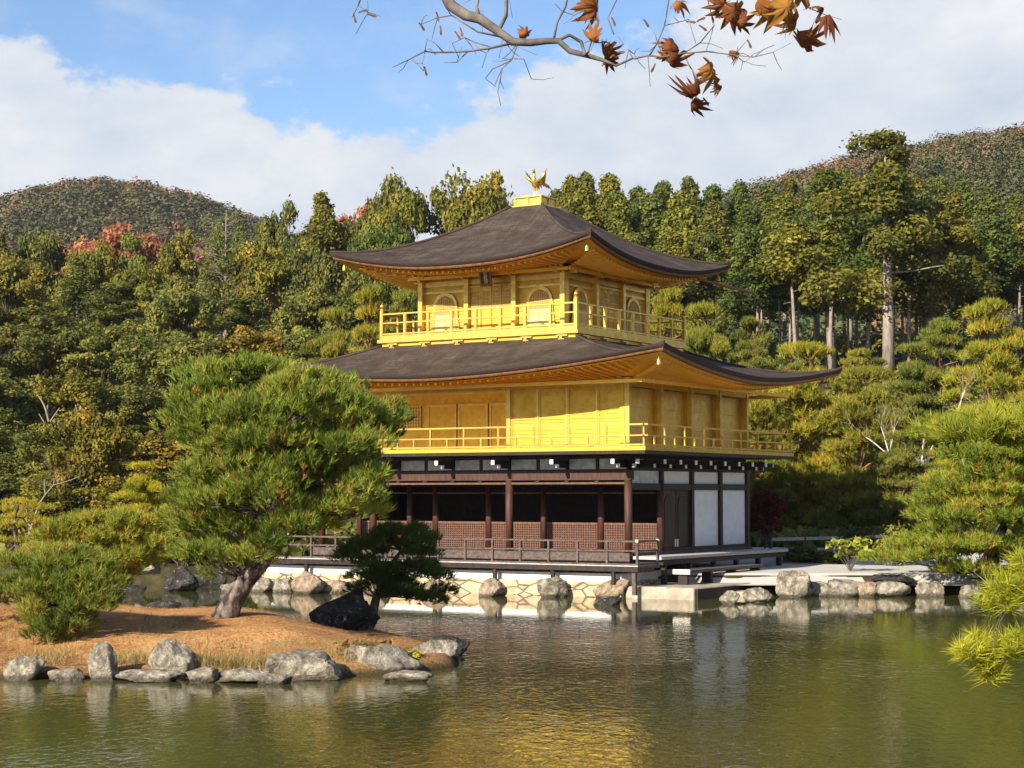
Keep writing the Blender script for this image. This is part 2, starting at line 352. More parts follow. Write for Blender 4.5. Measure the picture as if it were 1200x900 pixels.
# ------------------------------------------------------------------ ground, pond, island
SHORE = [(-300, 150), (-60, 75), (-30, 66), (-14, 62.6), (-8, 63.6), (-6, 62.8), (4, 56.2), (6.5, 56.0), (9, 56.2), (14, 55.6), (20, 54.4), (45, 50), (300, 40)]
_sx, _sy = [p[0] for p in SHORE], [p[1] for p in SHORE]
def sst(a, b, x): t = np.clip((x-a)/(b-a), 0, 1); return t*t*(3-2*t)
def ground_h(u, d):
    u = np.asarray(u, float); d = np.asarray(d, float)
    s = d-np.interp(u, _sx, _sy)
    far = -1.3+1.85*sst(-.7, .25, s)+.35*sst(5, 14, s)
    rise = np.clip(d-76, 0, None); right = 1+.25*sst(5, 35, u)
    far = far+right*(15.5*(1-np.exp(-(rise/62.)**1.25)))*sst(76, 84, d) + 9*sst(180, 320, d)
    far = far+92*np.exp(-((u+154)/102)**2/1.6-((d-720)/190)**2)+55.5*np.exp(-((u-130)/108)**2/1.6-((d-440)/120)**2)
    near = -1.3+2.75*sst(14.5, 10.5, d) if False else -1.3+2.75*(1-sst(10.5, 14.5, d))
    return np.where(d > 40, far, near)
def gz(p): u, d = toUD(p[0], p[1]); return float(ground_h(u, d))
def grid_sheet(name, us, ds, hf, mat, sm=True):
    U, D = np.meshgrid(us, ds); H = hf(U, D)
    X = CAM[0]+U*RV[0]+D*FV[0]; Y = CAM[1]+U*RV[1]+D*FV[1]
    V = np.stack([X, Y, H], -1).reshape(-1, 3); nu, nd_ = len(us), len(ds)
    i = np.arange(nd_-1)[:, None]*nu+np.arange(nu-1)[None]; F = np.stack([i, i+1, i+nu+1, i+nu], -1).reshape(-1, 4)
    return link(name, fast_mesh(name, V, F, None, mat, sm))
us = np.concatenate([np.linspace(-1500, -300, 9), np.linspace(-280, -45, 25), np.linspace(-42, 42, 160), np.linspace(45, 280, 26), np.linspace(300, 1500, 9)])
ds = np.concatenate([np.linspace(-300, 5, 8), np.linspace(9, 16, 12), np.linspace(20, 48, 5), np.linspace(50, 90, 140), np.linspace(92, 260, 70), np.linspace(270, 900, 50), np.linspace(950, 3000, 6)])
hills_bump = lambda U, D: ground_h(U, D)
tag(grid_sheet('ground', us, ds, hills_bump, M['forest_floor']), kind='structure')
tag(grid_sheet('water', np.linspace(-150, 120, 3), np.linspace(10, 85, 3), lambda U, D: U*0, M['water'], False), kind='structure')
# pale gravel apron to the right of the pavilion
def gravel():
    us_, ds_ = np.linspace(5.2, 26, 42), np.linspace(55.0, 72, 36)
    o = grid_sheet('gravel_path', us_, ds_, lambda U, D: np.maximum(ground_h(U, D), .26)+.05, M['gravel']); tag(o, kind='structure')
gravel()
# the island: its own mound of fallen needles
ISL = np.array([(-19, 30.6), (-13, 30.2), (-9, 30.5), (-5.5, 30.5), (-3, 30.7), (-1.7, 31.3), (-.95, 32.3), (-1.0, 34), (-1.7, 36.5), (-2.6, 39), (-3.4, 41.2), (-5.5, 42.6), (-8.5, 43), (-13, 42.6), (-19, 42), (-24, 39), (-25, 34)])
def poly_sd(P, Q):                     # signed distance, inside positive
    P = np.asarray(P, float); d = np.full(len(P), 1e9); ins = np.zeros(len(P), bool); n = len(Q)
    for i in range(n):
        a, b = Q[i], Q[(i+1) % n]; ab = b-a; t = np.clip(((P-a)@ab)/(ab@ab), 0, 1); d = np.minimum(d, np.linalg.norm(P-a-t[:, None]*ab, axis=1))
        c = ((a[1] > P[:, 1]) != (b[1] > P[:, 1])); x = a[0]+(P[:, 1]-a[1])/(b[1]-a[1]+1e-12)*(b[0]-a[0]); ins ^= c & (P[:, 0] < x)
    return np.where(ins, d, -d)
def island_h(u, d):
    u = np.asarray(u, float); d = np.asarray(d, float)
    s = poly_sd(np.stack([u.ravel(), d.ravel()], -1), ISL).reshape(u.shape)
    w = .05*np.sin(u*1.7+d*.6)+.035*np.sin(d*2.3-u*1.1)
    h = -.55+.73*sst(-.45, .25, s)+.42*sst(.2, 4.2, s)+w*sst(0, 1, s)
    h = h+.80*np.exp(-((u+11.5)/2.6)**2-((d-36)/3.0)**2)+.12*np.exp(-((u+5.8)/1.6)**2-((d-37.3)/1.6)**2)
    return h
def iz(p): u, d = toUD(p[0], p[1]); return float(island_h(np.array([u]), np.array([d]))[0])
tag(grid_sheet('island', np.linspace(-26, 0, 170), np.linspace(29.5, 44, 110), island_h, M['needle_bed']), kind='structure')
def on_island(px, py):                 # the point of the mound seen at a pixel
    v = ray(px, py); t = 20.
    for _ in range(900):
        p = CAM+v*t
        if p[2] <= iz(p): break
        t += .03
    return p
# loose needles on the mound
def litter():
    rng = np.random.default_rng(5); n = 60000
    u = rng.uniform(-15, -.6, n); d = rng.uniform(30.3, 43, n); s = poly_sd(np.stack([u, d], -1), ISL); k = s > .3; u, d = u[k], d[k]
    h = island_h(u, d); P = np.stack([CAM[0]+u*RV[0]+d*FV[0], CAM[1]+u*RV[1]+d*FV[1], h+.012], -1); n = len(P)
    a = rng.uniform(0, math.pi, n); D = np.stack([np.cos(a), np.sin(a), rng.uniform(-.08, .25, n)], -1)*rng.uniform(.05, .13, (n, 1)); S = np.stack([-np.sin(a), np.cos(a), 0*a], -1)*.006
    V = np.stack([P-S, P+S, P+D], 1).reshape(-1, 3)
    o = link('needle_litter', fast_mesh('needle_litter', V, np.arange(3*n).reshape(n, 3), np.repeat(rng.random(n), 3), M['litter'])); tag(o, 'rusty fallen pine needles strewn over the island mound', 'pine needles', kind='stuff')
M['litter'] = m_leaf('fallen needles', [(0, (.26, .10, .03)), (.6, (.52, .24, .08)), (1, (.68, .42, .18))], .15)
litter()
def dry_grass():
    rng = np.random.default_rng(15); rows = []
    for px, py, n, s in [(232, 778, 160, .5), (262, 785, 260, .6), (300, 786, 120, .5), (55, 775, 160, .6), (150, 775, 120, .5), (330, 778, 60, .4), (405, 770, 80, .4), (20, 745, 160, 1.0), (200, 735, 60, .8), (260, 765, 60, .7), (420, 765, 60, .3)]:
        c = on_island(px, py); q = rng.normal(0, s*.5, (n, 2)); x, y = c[0]+q[:, 0], c[1]+q[:, 1]; u, d = (x-CAM[0])*RV[0]+(y-CAM[1])*RV[1], (x-CAM[0])*FV[0]+(y-CAM[1])*FV[1]
        rows.append(np.stack([x, y, island_h(u, d)], -1))
    P = np.concatenate(rows); P = P[P[:, 2] > .1]; v, f, t = tuft_needles(rng, P, np.tile((0, 0, 1.), (len(P), 1)), .17, .008, 6, rng.uniform(0, 1, len(P)), (.1, .9))
    tag(link('dry_grass', fast_mesh('dry_grass', v, f, t, M['dry_grass'])), 'thin straw coloured grass tufts by the island rocks', 'grass', kind='stuff')
M['dry_grass'] = m_leaf('dry grass', [(0, (.14, .12, .03)), (.5, (.34, .25, .09)), (1, (.50, .38, .17))], .3)
dry_grass()

# ------------------------------------------------------------------ the golden pavilion
CX, CY = -5.83, 4.24; LX, LY = 11.66, 8.48
pav = thing('golden_pavilion', 'three storey golden pavilion with curved bark roofs standing at the edge of the pond', 'pavilion', (CX, CY, 0))
BAYS_X = [0, -2.12, -4.24, -6.36, -8.48, -9.54, -11.66]
def roof(name, a, b, A, B, zt, ze, lift, lp, gk, thick, mat):
    """hipped bark roof: inner rectangle (a,b) at zt, eaves (A,B) at ze, corners swept up by lift"""
    NS, NTT = 48, 22
    def pt(side, s, t, dz=0, inset=0):
        sx, sy = [(1, 0), (0, 1), (-1, 0), (0, -1)][side]
        hx, hy = a+(A-inset-a)*t, b+(B-inset-b)*t
        if side == 3: x, y = s*hx, -hy
        elif side == 1: x, y = -s*hx, hy
        elif side == 0: x, y = hx, s*hy
        else: x, y = -hx, -s*hy
        z = zt-(zt-ze)*t*(1+gk*(1-t))+lift*abs(s)**lp*t**3
        k = 1+.012*abs(s)**6*t
        return (CX+x*k, CY+y*k, z+dz)
    top = MB()
    for sd in range(4):
        v, f = [], []
        for i in range(NTT+1):
            for j in range(NS+1): v.append(pt(sd, -1+2*j/NS, i/NTT))
        for i in range(NTT):
            for j in range(NS): q = i*(NS+1)+j; f.append((q, q+1, q+NS+2, q+NS+1)[::-1])
        top.add(v, f)
    r = top.build(name, M['roof'], pav, True)
    at_ = r.data.attributes.new('slope', 'FLOAT_VECTOR', 'POINT')     # along the eave, and down the slope
    at_.data.foreach_set('vector', np.array([(sd*50+(-1+2*j/NS)*A*(.25+.75*i/NTT), i/NTT, 0) for sd in range(4) for i in range(NTT+1) for j in range(NS+1)], np.float32).ravel())
    # bark edge: two courses, the lower one set back
    e = MB(); w = MB()
    for sd in range(4):
        for mb, i0, i1, z0, z1 in ((e, 0, .05, .0, -thick*.62), (w, .06, .10, -thick*.62-.003, -thick)):
            v, f = [], []
            for j in range(NS+1):
                s = -1+2*j/NS
                v += [pt(sd, s, 1, z0 if mb is e else z0, i0), pt(sd, s, 1, z1, i1), pt(sd, s, 1, z1+.02, i1+.35)]
            for j in range(NS):
                q = 3*j; f += [(q, q+3, q+4, q+1)[::-1], (q+1, q+4, q+5, q+2)[::-1]]
            mb.add(v, f)
    e.build('bark_edge', M['roof_edge'], r, True); w.build('eave_board', M['eave_wood'], r, True)
    # ridges along the four hips
    for sd in range(4): MB().tube([pt(sd, 1, i/20, .025) for i in range(21)], [.05]*20+[.035], 6).build('hip_ridge', M['roof'], r, True)
    return r, pt
def soffit(pt, wa, wb, zw, thick, A, B, r, n_side, nm):
    """gilded boards and rafters from the wall head out to the eaves"""
    so = MB(); ra = MB(); NS = 40
    for sd in range(4):
        v, f = [], []
        for j in range(NS+1):
            s = -1+2*j/NS; o = Vector(pt(sd, s, 1, -thick-.02, .16))
            hx, hy = (s*wa, -wb) if sd == 3 else (-s*wa, wb) if sd == 1 else (wa, s*wb) if sd == 0 else (-wa, -s*wb)
            i_ = Vector((CX+hx, CY+hy, zw)); m = o.lerp(i_, .5); m.z += .05
            v += [o, m, i_]
        for j in range(NS):
            q = 3*j; f += [(q, q+3, q+4, q+1), (q+1, q+4, q+5, q+2)]
        so.add(v, f)
        half = B if sd in (0, 2) else A; wh = wb if sd in (0, 2) else wa
        for j in range(n_side):
            q = -1+2*(j+.5)/n_side; x = q*half*.985
            o = Vector(pt(sd, x/half, 1, -thick-.07, .42)); xi = max(-wh, min(wh, x))
            tt = 0 if abs(x) <= wh else (abs(x)-wh)/(half-wh)
            i_ = Vector(pt(sd, x/half, 1, 0, .42)); i_.z = zw-.07
            wd = wb if sd in (1, 3) else wa; full = (B-wb) if sd in (1, 3) else (A-wa)
            back = full*(1-tt) - .4
            if back < .15: continue
            nrm = Vector([(1, 0, 0), (0, 1, 0), (-1, 0, 0), (0, -1, 0)][sd]); e = o-nrm*back
            e.z = o.z+(zw-.07-o.z)*min(1, back/full)
            ra.bar(o, e, .06, .07)
    so.build('soffit', M['gold_soffit'], r, True)
    ra.build('rafters', M['gold_soffit'], r)
    k = MB()                                       # purlin under the rafters
    z = zw-.17; c = 1.0 if nm == 'lower' else .32
    for sgn in (-1, 1):
        k.box((CX-wa-c, CY+sgn*(wb+c)-.06, z-.10), (CX+wa+c, CY+sgn*(wb+c)+.06, z)); k.box((CX+sgn*(wa+c)-.06, CY-wb-c, z-.10), (CX+sgn*(wa+c)+.06, CY+wb+c, z))
    k.build('eave_purlin', M['gold_soffit'], r)
def railing(name, x0, y0, x1, y1, z, H, mat, sides, nx, ny, post_w, mid, over=.0, caps=None, corner_h=0, short=True):
    """a rail round (part of) a rectangle; each post is a piece of its own"""
    rl = MB(); w = post_w
    zs = [z+H, z+H*mid] + ([z+.05])
    th = [.05, .042, .05]
    def line(p, q):
        d = Vector((q[0]-p[0], q[1]-p[1], 0)).normalized()*over
        for k, (zz, t) in enumerate(zip(zs, th)):
            o = d if k < 2 else d*0
            rl.bar((p[0]-o.x, p[1]-o.y, zz), (q[0]+o.x, q[1]+o.y, zz), .055 if k != 0 else .06, t)
    P = []
    c = {'s': ((x0, y0), (x1, y0), nx), 'n': ((x0, y1), (x1, y1), nx), 'e': ((x1, y0), (x1, y1), ny), 'w': ((x0, y0), (x0, y1), ny)}
    for sd in sides:
        p, q, n = c[sd]; line(p, q)
        for i in range(n+1): P.append((p[0]+(q[0]-p[0])*i/n, p[1]+(q[1]-p[1])*i/n, i in (0, n), i % 2 == 0))
    R_ = rl.build(name, mat, pav); done = set()
    for x, y, cor, tall in P:
        k = (round(x, 2), round(y, 2))
        if k in done: continue
        done.add(k); mb = MB(); h = H+corner_h if cor else (H-.02 if tall or not short else H*mid)
        ww = w*1.35 if cor and corner_h else w
        mb.box((x-ww/2, y-ww/2, z), (x+ww/2, y+ww/2, z+h))
        if cor and corner_h: mb.lathe((x, y, z+h), [(ww*.62, 0), (ww*.62, .05), (ww*.42, .07), (ww*.72, .13), (ww*.55, .19), (.006, .27)], 10)
        mb.build('post', mat, R_)
        if caps and cor: MB().box((x-ww*.6, y-ww*.6, z+h-.02), (x+ww*.6, y+ww*.6, z+h+.05)).build('cap', caps, R_)
    return R_

# --- base
sw = MB()
for (a, b) in (((-13.0, -1.50), (.55, -.1)), ((-13.0, -.1), (-12.5, 9.4)), ((.1, -.1), (.55, 10.2))):
    sw.box((a[0], a[1], -1), (b[0], b[1], .45))
sw.build('stone_base', M['stone_wall'], pav)
pb = MB()
for (a, b) in (((-12.9, -1.38), (.50, -.2)), ((-12.7, -.2), (-12.5, 9.0)), ((.10, -.2), (.30, 9.2))):
    pb.box((a[0], a[1], .45), (b[0], b[1], .70))
pb.build('plaster_base', M['plaster'], pav)
# --- ground floor
fl = MB(); fl.box((-11.9, -.18, 1.10), (.12, 8.7, 1.26)); fl.box((-11.95, -.24, .98), (.16, -.19, 1.24)); fl.build('floor', M['grey_wood'], pav)
dk = MB(); dk.box((-12.9, -1.66, .86), (1.2, -.26, .94))
for i in range(13): x = -12.6+i*1.13; dk.box((x-.06, -1.6, .74), (x+.06, -.3, .855))
dk.build('water_deck', M['grey_wood'], pav)
MB().box((-12.92, -1.72, .78), (1.22, -1.663, .93)).build('deck_fascia', M['dark_wood'], pav)
MB().box((-12.93, -1.735, .932), (1.23, -1.64, .962)).build('deck_edge', M['pale_wood'], pav)
def x_on(px, y):                       # where the sight line through px meets a wall plane
    v = ray(px, 690); t = (y-CAM[1])/v[1]; return CAM[0]+v[0]*t
for px_ in (359, 438, 510, 580, 648, 719):
    x = x_on(px_, -1.62); MB().tube([(x, -1.62, .40), (x, -1.62, .775)], .075, 8).build('deck_post', M['dark_wood'], pav)
railing('deck_railing', -12.85, -1.6, 1.15, -.3, .94, .72, M['grey_wood'], 'sew', 14, 1, .065, .62, caps=M['metal_cap'], short=False)
# lower rail boards behind the deck
lr = MB()
for z in (1.0, 1.12): lr.bar((-11.9, -.30, z), (.1, -.30, z), .03, .035)
# columns
for x in (0, -4.24, -9.54, -11.66): MB().tube([(x, 0, 1.26), (x, 0, 3.47)], .125, 12).build('column', M['red_wood'], pav, True)
for x in (0, -2.12, -4.24, -6.36, -8.48, -9.54, -11.66): MB().tube([(x, 2.12, 1.26), (x, 2.12, 3.47)], .115, 12).build('column', M['red_wood'], pav, True)
for y in (4.24, 6.36, 8.48): MB().box((-.09, y-.09, 1.26), (.09, y+.09, 4.12)).build('column', M['dark_wood'], pav)
for y in (2.12,): MB().box((-.085, y-.085, 3.47), (.085, y+.085, 4.12)).build('column', M['dark_wood'], pav)
for x, y in ((-11.66, 4.24), (-11.66, 6.36), (-11.66, 8.48), (-5.83, 8.48)): MB().tube([(x, y, 1.26), (x, y, 4.1)], .12, 10).build('column', M['dark_wood'], pav, True)
# beams along the south front
MB().box((-11.8, -.11, 3.47), (.14, .11, 3.77)).build('beam', M['red_wood'], pav)
MB().box((-11.75, -.06, 3.345), (.05, .06, 3.40)).build('lintel', M['lattice_wood'], pav)
MB().box((-11.75, 2.03, 3.30), (-.12, 2.21, 3.47)).build('beam', M['dark_wood'], pav)
MB().box((-11.7, 2.06, 3.05), (-.12, 2.18, 3.10)).build('lintel', M['lattice_wood'], pav)
for i, x in enumerate((-1.06, -2.12, -3.18, -5.3, -6.36, -7.42, -8.48, -10.6)):
    MB().box((x-.07, -.08, 3.402), (x+.07, .08, 3.468)).build('beam_block', M['dark_wood'], pav)
# veranda ceiling, inner room
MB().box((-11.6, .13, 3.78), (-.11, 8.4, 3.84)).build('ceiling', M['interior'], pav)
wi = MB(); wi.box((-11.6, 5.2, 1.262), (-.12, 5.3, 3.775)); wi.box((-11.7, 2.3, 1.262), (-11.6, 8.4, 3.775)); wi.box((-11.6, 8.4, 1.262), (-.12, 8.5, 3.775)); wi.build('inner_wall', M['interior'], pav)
# lattice half-shutters between the inner columns
for x0, x1 in zip([0, -2.12, -4.24, -6.36, -8.48, -9.54], [-2.12, -4.24, -6.36, -8.48, -9.54, -11.66]):
    a, b = x1+.14, x0-.14; mb = MB(); y = 2.10
    mb.box((a, y+.02, 1.30), (b, y+.035, 2.08))
    L = mb.build('lattice_shutter', M['red_wood'], pav); g = MB()
    n = max(4, int((b-a)/.085))
    for i in range(n+1): x = a+(b-a)*i/n; g.box((x-.012, y-.012, 1.30), (x+.012, y+.018, 2.08))
    for i in range(11): z = 1.31+.076*i; g.box((a, y-.017, z-.011), (b, y-.0125, z+.011))
    g.box((a-.02, y-.02, 2.082), (b+.02, y+.04, 2.13)); g.build('lattice', M['lattice_wood'], L)
# east front: doors, white panels, transom band
band = [(0, 2.12), (2.12, 4.24), (4.24, 6.36), (6.36, 8.48)]
for y0, y1 in band:
    MB().box((-.05, y0+.12, 3.37), (-.01, y1-.1, 3.76)).build('transom_panel', M['old_plaster'] if y0 == 0 else M['plaster'], pav)
for y0, y1 in band[2:]:
    MB().box((-.05, y0+.1, 1.36), (-.012, y1-.1, 3.17)).build('wall_panel', M['plaster'], pav)
for z0, z1 in ((3.17, 3.36), (1.262, 1.355), (3.77, 3.86)):
    MB().box((-.07, .13 if z0 > 3 else 2.24, z0), (.07, 8.57, z1)).build('tie_beam', M['dark_wood'], pav)
for k in (0, 1):
    y0 = 2.3+k*.93; mb = MB(); mb.box((-.06, y0, 1.36), (-.02, y0+.88, 3.165)); D = mb.build('door', M['red_wood'], pav)
    arch = [(-.019, y0+.1, 1.5), (-.019, y0+.78, 1.5)]+[(-.019, y0+.44+.34*math.cos(a), 2.72+.3*math.sin(a)) for a in [math.pi*i/12 for i in range(13)]]
    MB().prism(arch, (.02, 0, 0)).build('door_panel', M['dark_wood'], D)
    MB().box((-.015, y0+(.80 if k == 0 else .02), 1.38), (.012, y0+(.86 if k == 0 else .08), 1.62)).build('door_fitting', M['metal_cap'], D)
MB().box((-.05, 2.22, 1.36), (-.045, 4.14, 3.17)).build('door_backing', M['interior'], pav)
# bracket zone under the upper floor
MB().box((-11.7, .02, 3.78), (-.02, .10, 4.22)).build('frieze_board', M['dark_wood'], pav)
MB().box((-.10, .12, 3.862), (-.06, 8.5, 4.22)).build('frieze_board', M['dark_wood'], pav)
MB().box((-11.75, 8.4, 3.78), (-.02, 8.52, 4.22)).build('frieze_board', M['dark_wood'], pav)
MB().box((-11.75, .12, 3.78), (-11.65, 8.4, 4.22)).build('frieze_board', M['dark_wood'], pav)
for i in range(11):
    x = -11.66+i*1.06; MB().box((x+.07, -.004, 3.80), (x+.99, .016, 4.12)).build('frieze_panel', M['old_plaster'], pav)
for i in range(8):
    y = .14+i*1.06; MB().box((-.058, y+.1, 3.89), (-.03, y+.92, 4.12)).build('frieze_panel', M['old_plaster'], pav)
def bracket(p, n):
    p, n = Vector(p), Vector(n); t = Vector((-n.y, n.x, 0)); mb = MB()
    mb.bar(p, p+n*.95, .11, .13); mb.bar(p+n*.03-Vector((0, 0, .12)), p+n*.6-Vector((0, 0, .12)), .10, .11)
    mb.bar(p+n*.5-t*.32+Vector((0, 0, .09)), p+n*.5+t*.32+Vector((0, 0, .09)), .09, .06)
    b = mb.build('bracket', M['dark_wood'], pav); c = MB()
    c.bar(p+n*.952, p+n*.985, .118, .138); c.bar(p+n*.602-Vector((0, 0, .12)), p+n*.63-Vector((0, 0, .12)), .108, .118); c.build('bracket_tip', M['metal_cap'], b)
MB().box((1.00, -1.66, .1), (1.12, -1.54, .775)).build('deck_post', M['grey_wood'], pav)
for i in range(1, 6): bracket((-2.12*i, 0, 4.02), (0, -1, 0))
for i in range(8): bracket((0, .55+i*1.06, 4.02), (1, 0, 0))
bracket((0, 0, 4.02), (0, -1, 0)); bracket((0, 0, 4.02), (.707, -.707, 0)); bracket((0, 8.48, 4.02), (.707, .707, 0))
# east veranda ledge and step
lg = MB(); lg.box((.18, -.05, 1.08), (1.18, 9.3, 1.17)); lg.build('east_ledge', M['pale_wood'], pav)
for i in range(6):
    y = .35+i*1.7; MB().box((.95, y-.07, .3), (1.09, y+.07, 1.078)).build('ledge_post', M['dark_wood'], pav)
MB().box((.22, .1, .92), (1.12, 9.2, 1.05)).build('ledge_joist', M['dark_wood'], pav)
st = MB(); st.box((1.45, .2, .70), (1.95, 5.6, .78)); stp = st.build('step_bench', M['grey_wood'], pav)
for y in (.3, 1.9, 3.6, 5.4): MB().box((1.55, y-.07, .3), (1.85, y+.07, .698)).build('leg', M['dark_wood'], stp)
MB().box((1.42, .14, .66), (1.98, .198, .80)).build('end_cap', M['metal_cap'], stp)
# --- second floor
b2 = 1.21
MB().box((-LX-b2, -b2, 4.235), (b2, LY+b2, 4.33)).build('balcony_frame', M['dark_wood'], pav)
MB().box((-LX-b2-.03, -b2-.03, 4.332), (b2+.03, LY+b2+.03, 4.45)).build('balcony_floor', M['gold'], pav)
railing('balcony_railing', -LX-b2+.06, -b2+.06, b2-.06, LY+b2-.06, 4.45, .65, M['gold_bright'], 'senw', 22, 16, .05, .5, over=.14)
# walls: flush panels on the right of the south front, a recess left of them
zw0, zw1 = 4.452, 6.32
MB().box((-4.22, .032, zw0), (-.05, .06, zw1)).build('backing_wall', M['gold'], pav)
def panel(p, q, z0, z1, nrm, mat, name='wall_panel', frame=.05, batten=.11, th=.03):
    """one panel between two posts with fine horizontal battens"""
    p, q, n = Vector(p), Vector(q), Vector(nrm); t = (q-p).normalized(); mb = MB()
    mb.bar(p.lerp(q, .5)+Vector((0, 0, z0))-t*(q-p).length/2, p.lerp(q, .5)+Vector((0, 0, z0))+t*(q-p).length/2, .001, .001) if False else None
    c = [p+n*0, q+n*0, q-n*th, p-n*th]
    mb.prism([(a.x, a.y, z0) for a in c], (0, 0, z1-z0))
    o = mb.build(name, mat, pav); g = MB()
    if batten:
        k = int((z1-z0)/batten)
        for i in range(1, k): z = z0+(z1-z0)*i/k; g.bar(p+n*.008+Vector((0, 0, z)), q+n*.008+Vector((0, 0, z)), .022, .018)
    for z in (z0+.03, (z0+z1)/2, z1-.03): g.bar(p+n*.012+Vector((0, 0, z)), q+n*.012+Vector((0, 0, z)), .03, frame)
    for e in (p+t*.025, q-t*.025): g.bar(e+n*.013+Vector((0, 0, z0)), e+n*.013+Vector((0, 0, z1)), frame, .03)
    g.build('panel_frame', mat, o); return o
for i in range(1, 4): MB().box((-1.06*i-.032, -.045, zw0), (-1.06*i+.032, .03, zw1)).build('mullion', M['gold_bright'], pav)
for i in range(4): panel((-1.06*(i+1)+(.08 if i == 3 else .034), 0, 0), (-1.06*i-(.08 if i == 0 else .034), 0, 0), zw0, zw1, (0, -1, 0), M['gold'])
for i in range(4):
    y = 2.12*i; o = MB().box((-.24, y+.08, zw0), (-.18, y+2.04, zw1)).build('wall_panel', M['gold_bright'], pav)
    g = MB(); [g.box((-.179, y+.08, z), (-.162, y+2.04, z+.016)) for z in (zw0+.62, zw0+1.25)]; g.build('panel_joint', M['gold'], o)
for y in (0, 2.12, 4.24, 6.36, 8.48): MB().box((-.25, y-.07, zw0), (-.10, y+.07, 6.60)).build('wall_panel', M['gold'], pav); MB().box((-.085, y-.075, zw0), (.085, y+.075, 6.60)).build('column', M['gold_bright'], pav)
for x in (-4.24, -9.54, -11.66): MB().box((x-.075, -.075, zw0), (x+.075, .085, 6.60)).build('column', M['gold_bright'], pav)
MB().box((-11.74, -.06, 6.322), (-.086, .05, 6.60)).build('head_beam', M['gold'], pav); MB().box((-.05, .08, 6.322), (.06, 8.4, 6.60)).build('head_beam', M['gold'], pav)
MB().box((-9.45, -.09, 6.23), (-4.33, -.062, 6.32)).build('recess_lintel', M['gold_bright'], pav)
rc = MB(); rc.box((-11.6, 2.12, zw0), (-4.3, 2.2, 6.45)); rc.box((-4.32, .06, zw0), (-4.25, 2.1, 6.4)); rc.build('recess_wall', M['gold'], pav)
MB().box((-11.6, .06, 6.40), (-4.33, 2.11, 6.45)).build('recess_ceiling', M['gold_soffit'], pav)
wb = MB(); wb.box((-11.7, 8.4, zw0), (-.09, 8.5, 6.6)); wb.box((-11.72, 2.3, zw0), (-11.66, 8.4, 6.6)); wb.build('rear_wall', M['gold'], pav)
for x0, x1 in ((-6.30, -5.12), (-7.55, -6.37), (-8.8, -7.62)):
    o = MB().box((x0, 2.07, zw0+.08), (x1, 2.117, 6.05)).build('recess_door', M['gold'], pav); g = MB()
    for a, b in (((x0, 2.045, zw0+.08), (x0+.07, 2.068, 6.05)), ((x1-.07, 2.045, zw0+.08), (x1, 2.068, 6.05)), ((x0+.07, 2.046, 5.97), (x1-.07, 2.068, 6.05)), ((x0+.07, 2.046, 5.2), (x1-.07, 2.068, 5.27))): g.box(a, b)
    g.build('door_frame', M['gold_bright'], o)
for x0 in (-5.02, -9.75):
    o = MB().box((x0, 2.09, 5.28), (x0+.66, 2.117, 6.0)).build('lattice_window', M['gold_dark'], pav); g = MB()
    for i in range(7): x = x0+.66*i/6; g.box((x-.016, 2.05, 5.28), (x+.016, 2.088, 6.0))
    for i in range(8): z = 5.28+.72*i/7; g.box((x0-.02, 2.045, z-.016), (x0+.68, 2.0495, z+.016))
    g.build('window_lattice', M['gold_bright'], o)
r2, pt2 = roof('lower_roof', 3.70, 3.70, LX/2+2.43, LY/2+2.43, 7.98, 6.75, .62, 1.75, .42, .23, None)
soffit(pt2, LX/2+.09, LY/2+.09, 6.62, .23, LX/2+2.43, LY/2+2.43, r2, 56, 'lower')
# --- third floor
h3 = 2.76; x3a, x3b, y3a, y3b = CX-h3, CX+h3, CY-h3, CY+h3; F3 = 8.31
b3 = 1.0
MB().box((x3a-b3, y3a-b3, 7.80), (x3b+b3, y3b+b3, 8.06)).build('skirt', M['gold'], pav)
MB().box((x3a-b3-.10, y3a-b3-.10, 8.062), (x3b+b3+.10, y3b+b3+.10, 8.17)).build('skirt_moulding', M['gold_bright'], pav)
MB().box((x3a-b3-.04, y3a-b3-.04, 8.172), (x3b+b3+.04, y3b+b3+.04, F3)).build('balcony_floor', M['gold_bright'], pav)
def small_bracket(p, n):
    p, n = Vector(p), Vector(n); t = Vector((-n.y, n.x, 0)); mb = MB()
    mb.bar(p, p+n*.13, .10, .06); mb.bar(p+n*.05-t*.2+Vector((0, 0, .06)), p+n*.05+t*.2+Vector((0, 0, .06)), .06, .045); mb.bar(p+n*.08-t*.1-Vector((0, 0, .06)), p+n*.08+t*.1-Vector((0, 0, .06)), .05, .04)
    mb.build('bracket', M['gold_bright'], pav)
for i in range(6):
    q = -h3-b3+.5+i*(2*h3+2*b3-1)/5
    small_bracket((CX+q, y3a-b3, 7.95), (0, -1, 0)); small_bracket((x3b+b3, CY+q, 7.95), (1, 0, 0))
railing('upper_railing', x3a-b3+.02, y3a-b3+.02, x3b+b3-.02, y3b+b3-.02, F3, .72, M['gold_bright'], 'senw', 8, 8, .085, .58, corner_h=.12, short=False)
MB().box((x3a+.02, y3a+.02, F3+.001), (x3b-.02, y3b-.02, 10.25)).build('core_wall', M['gold'], pav)
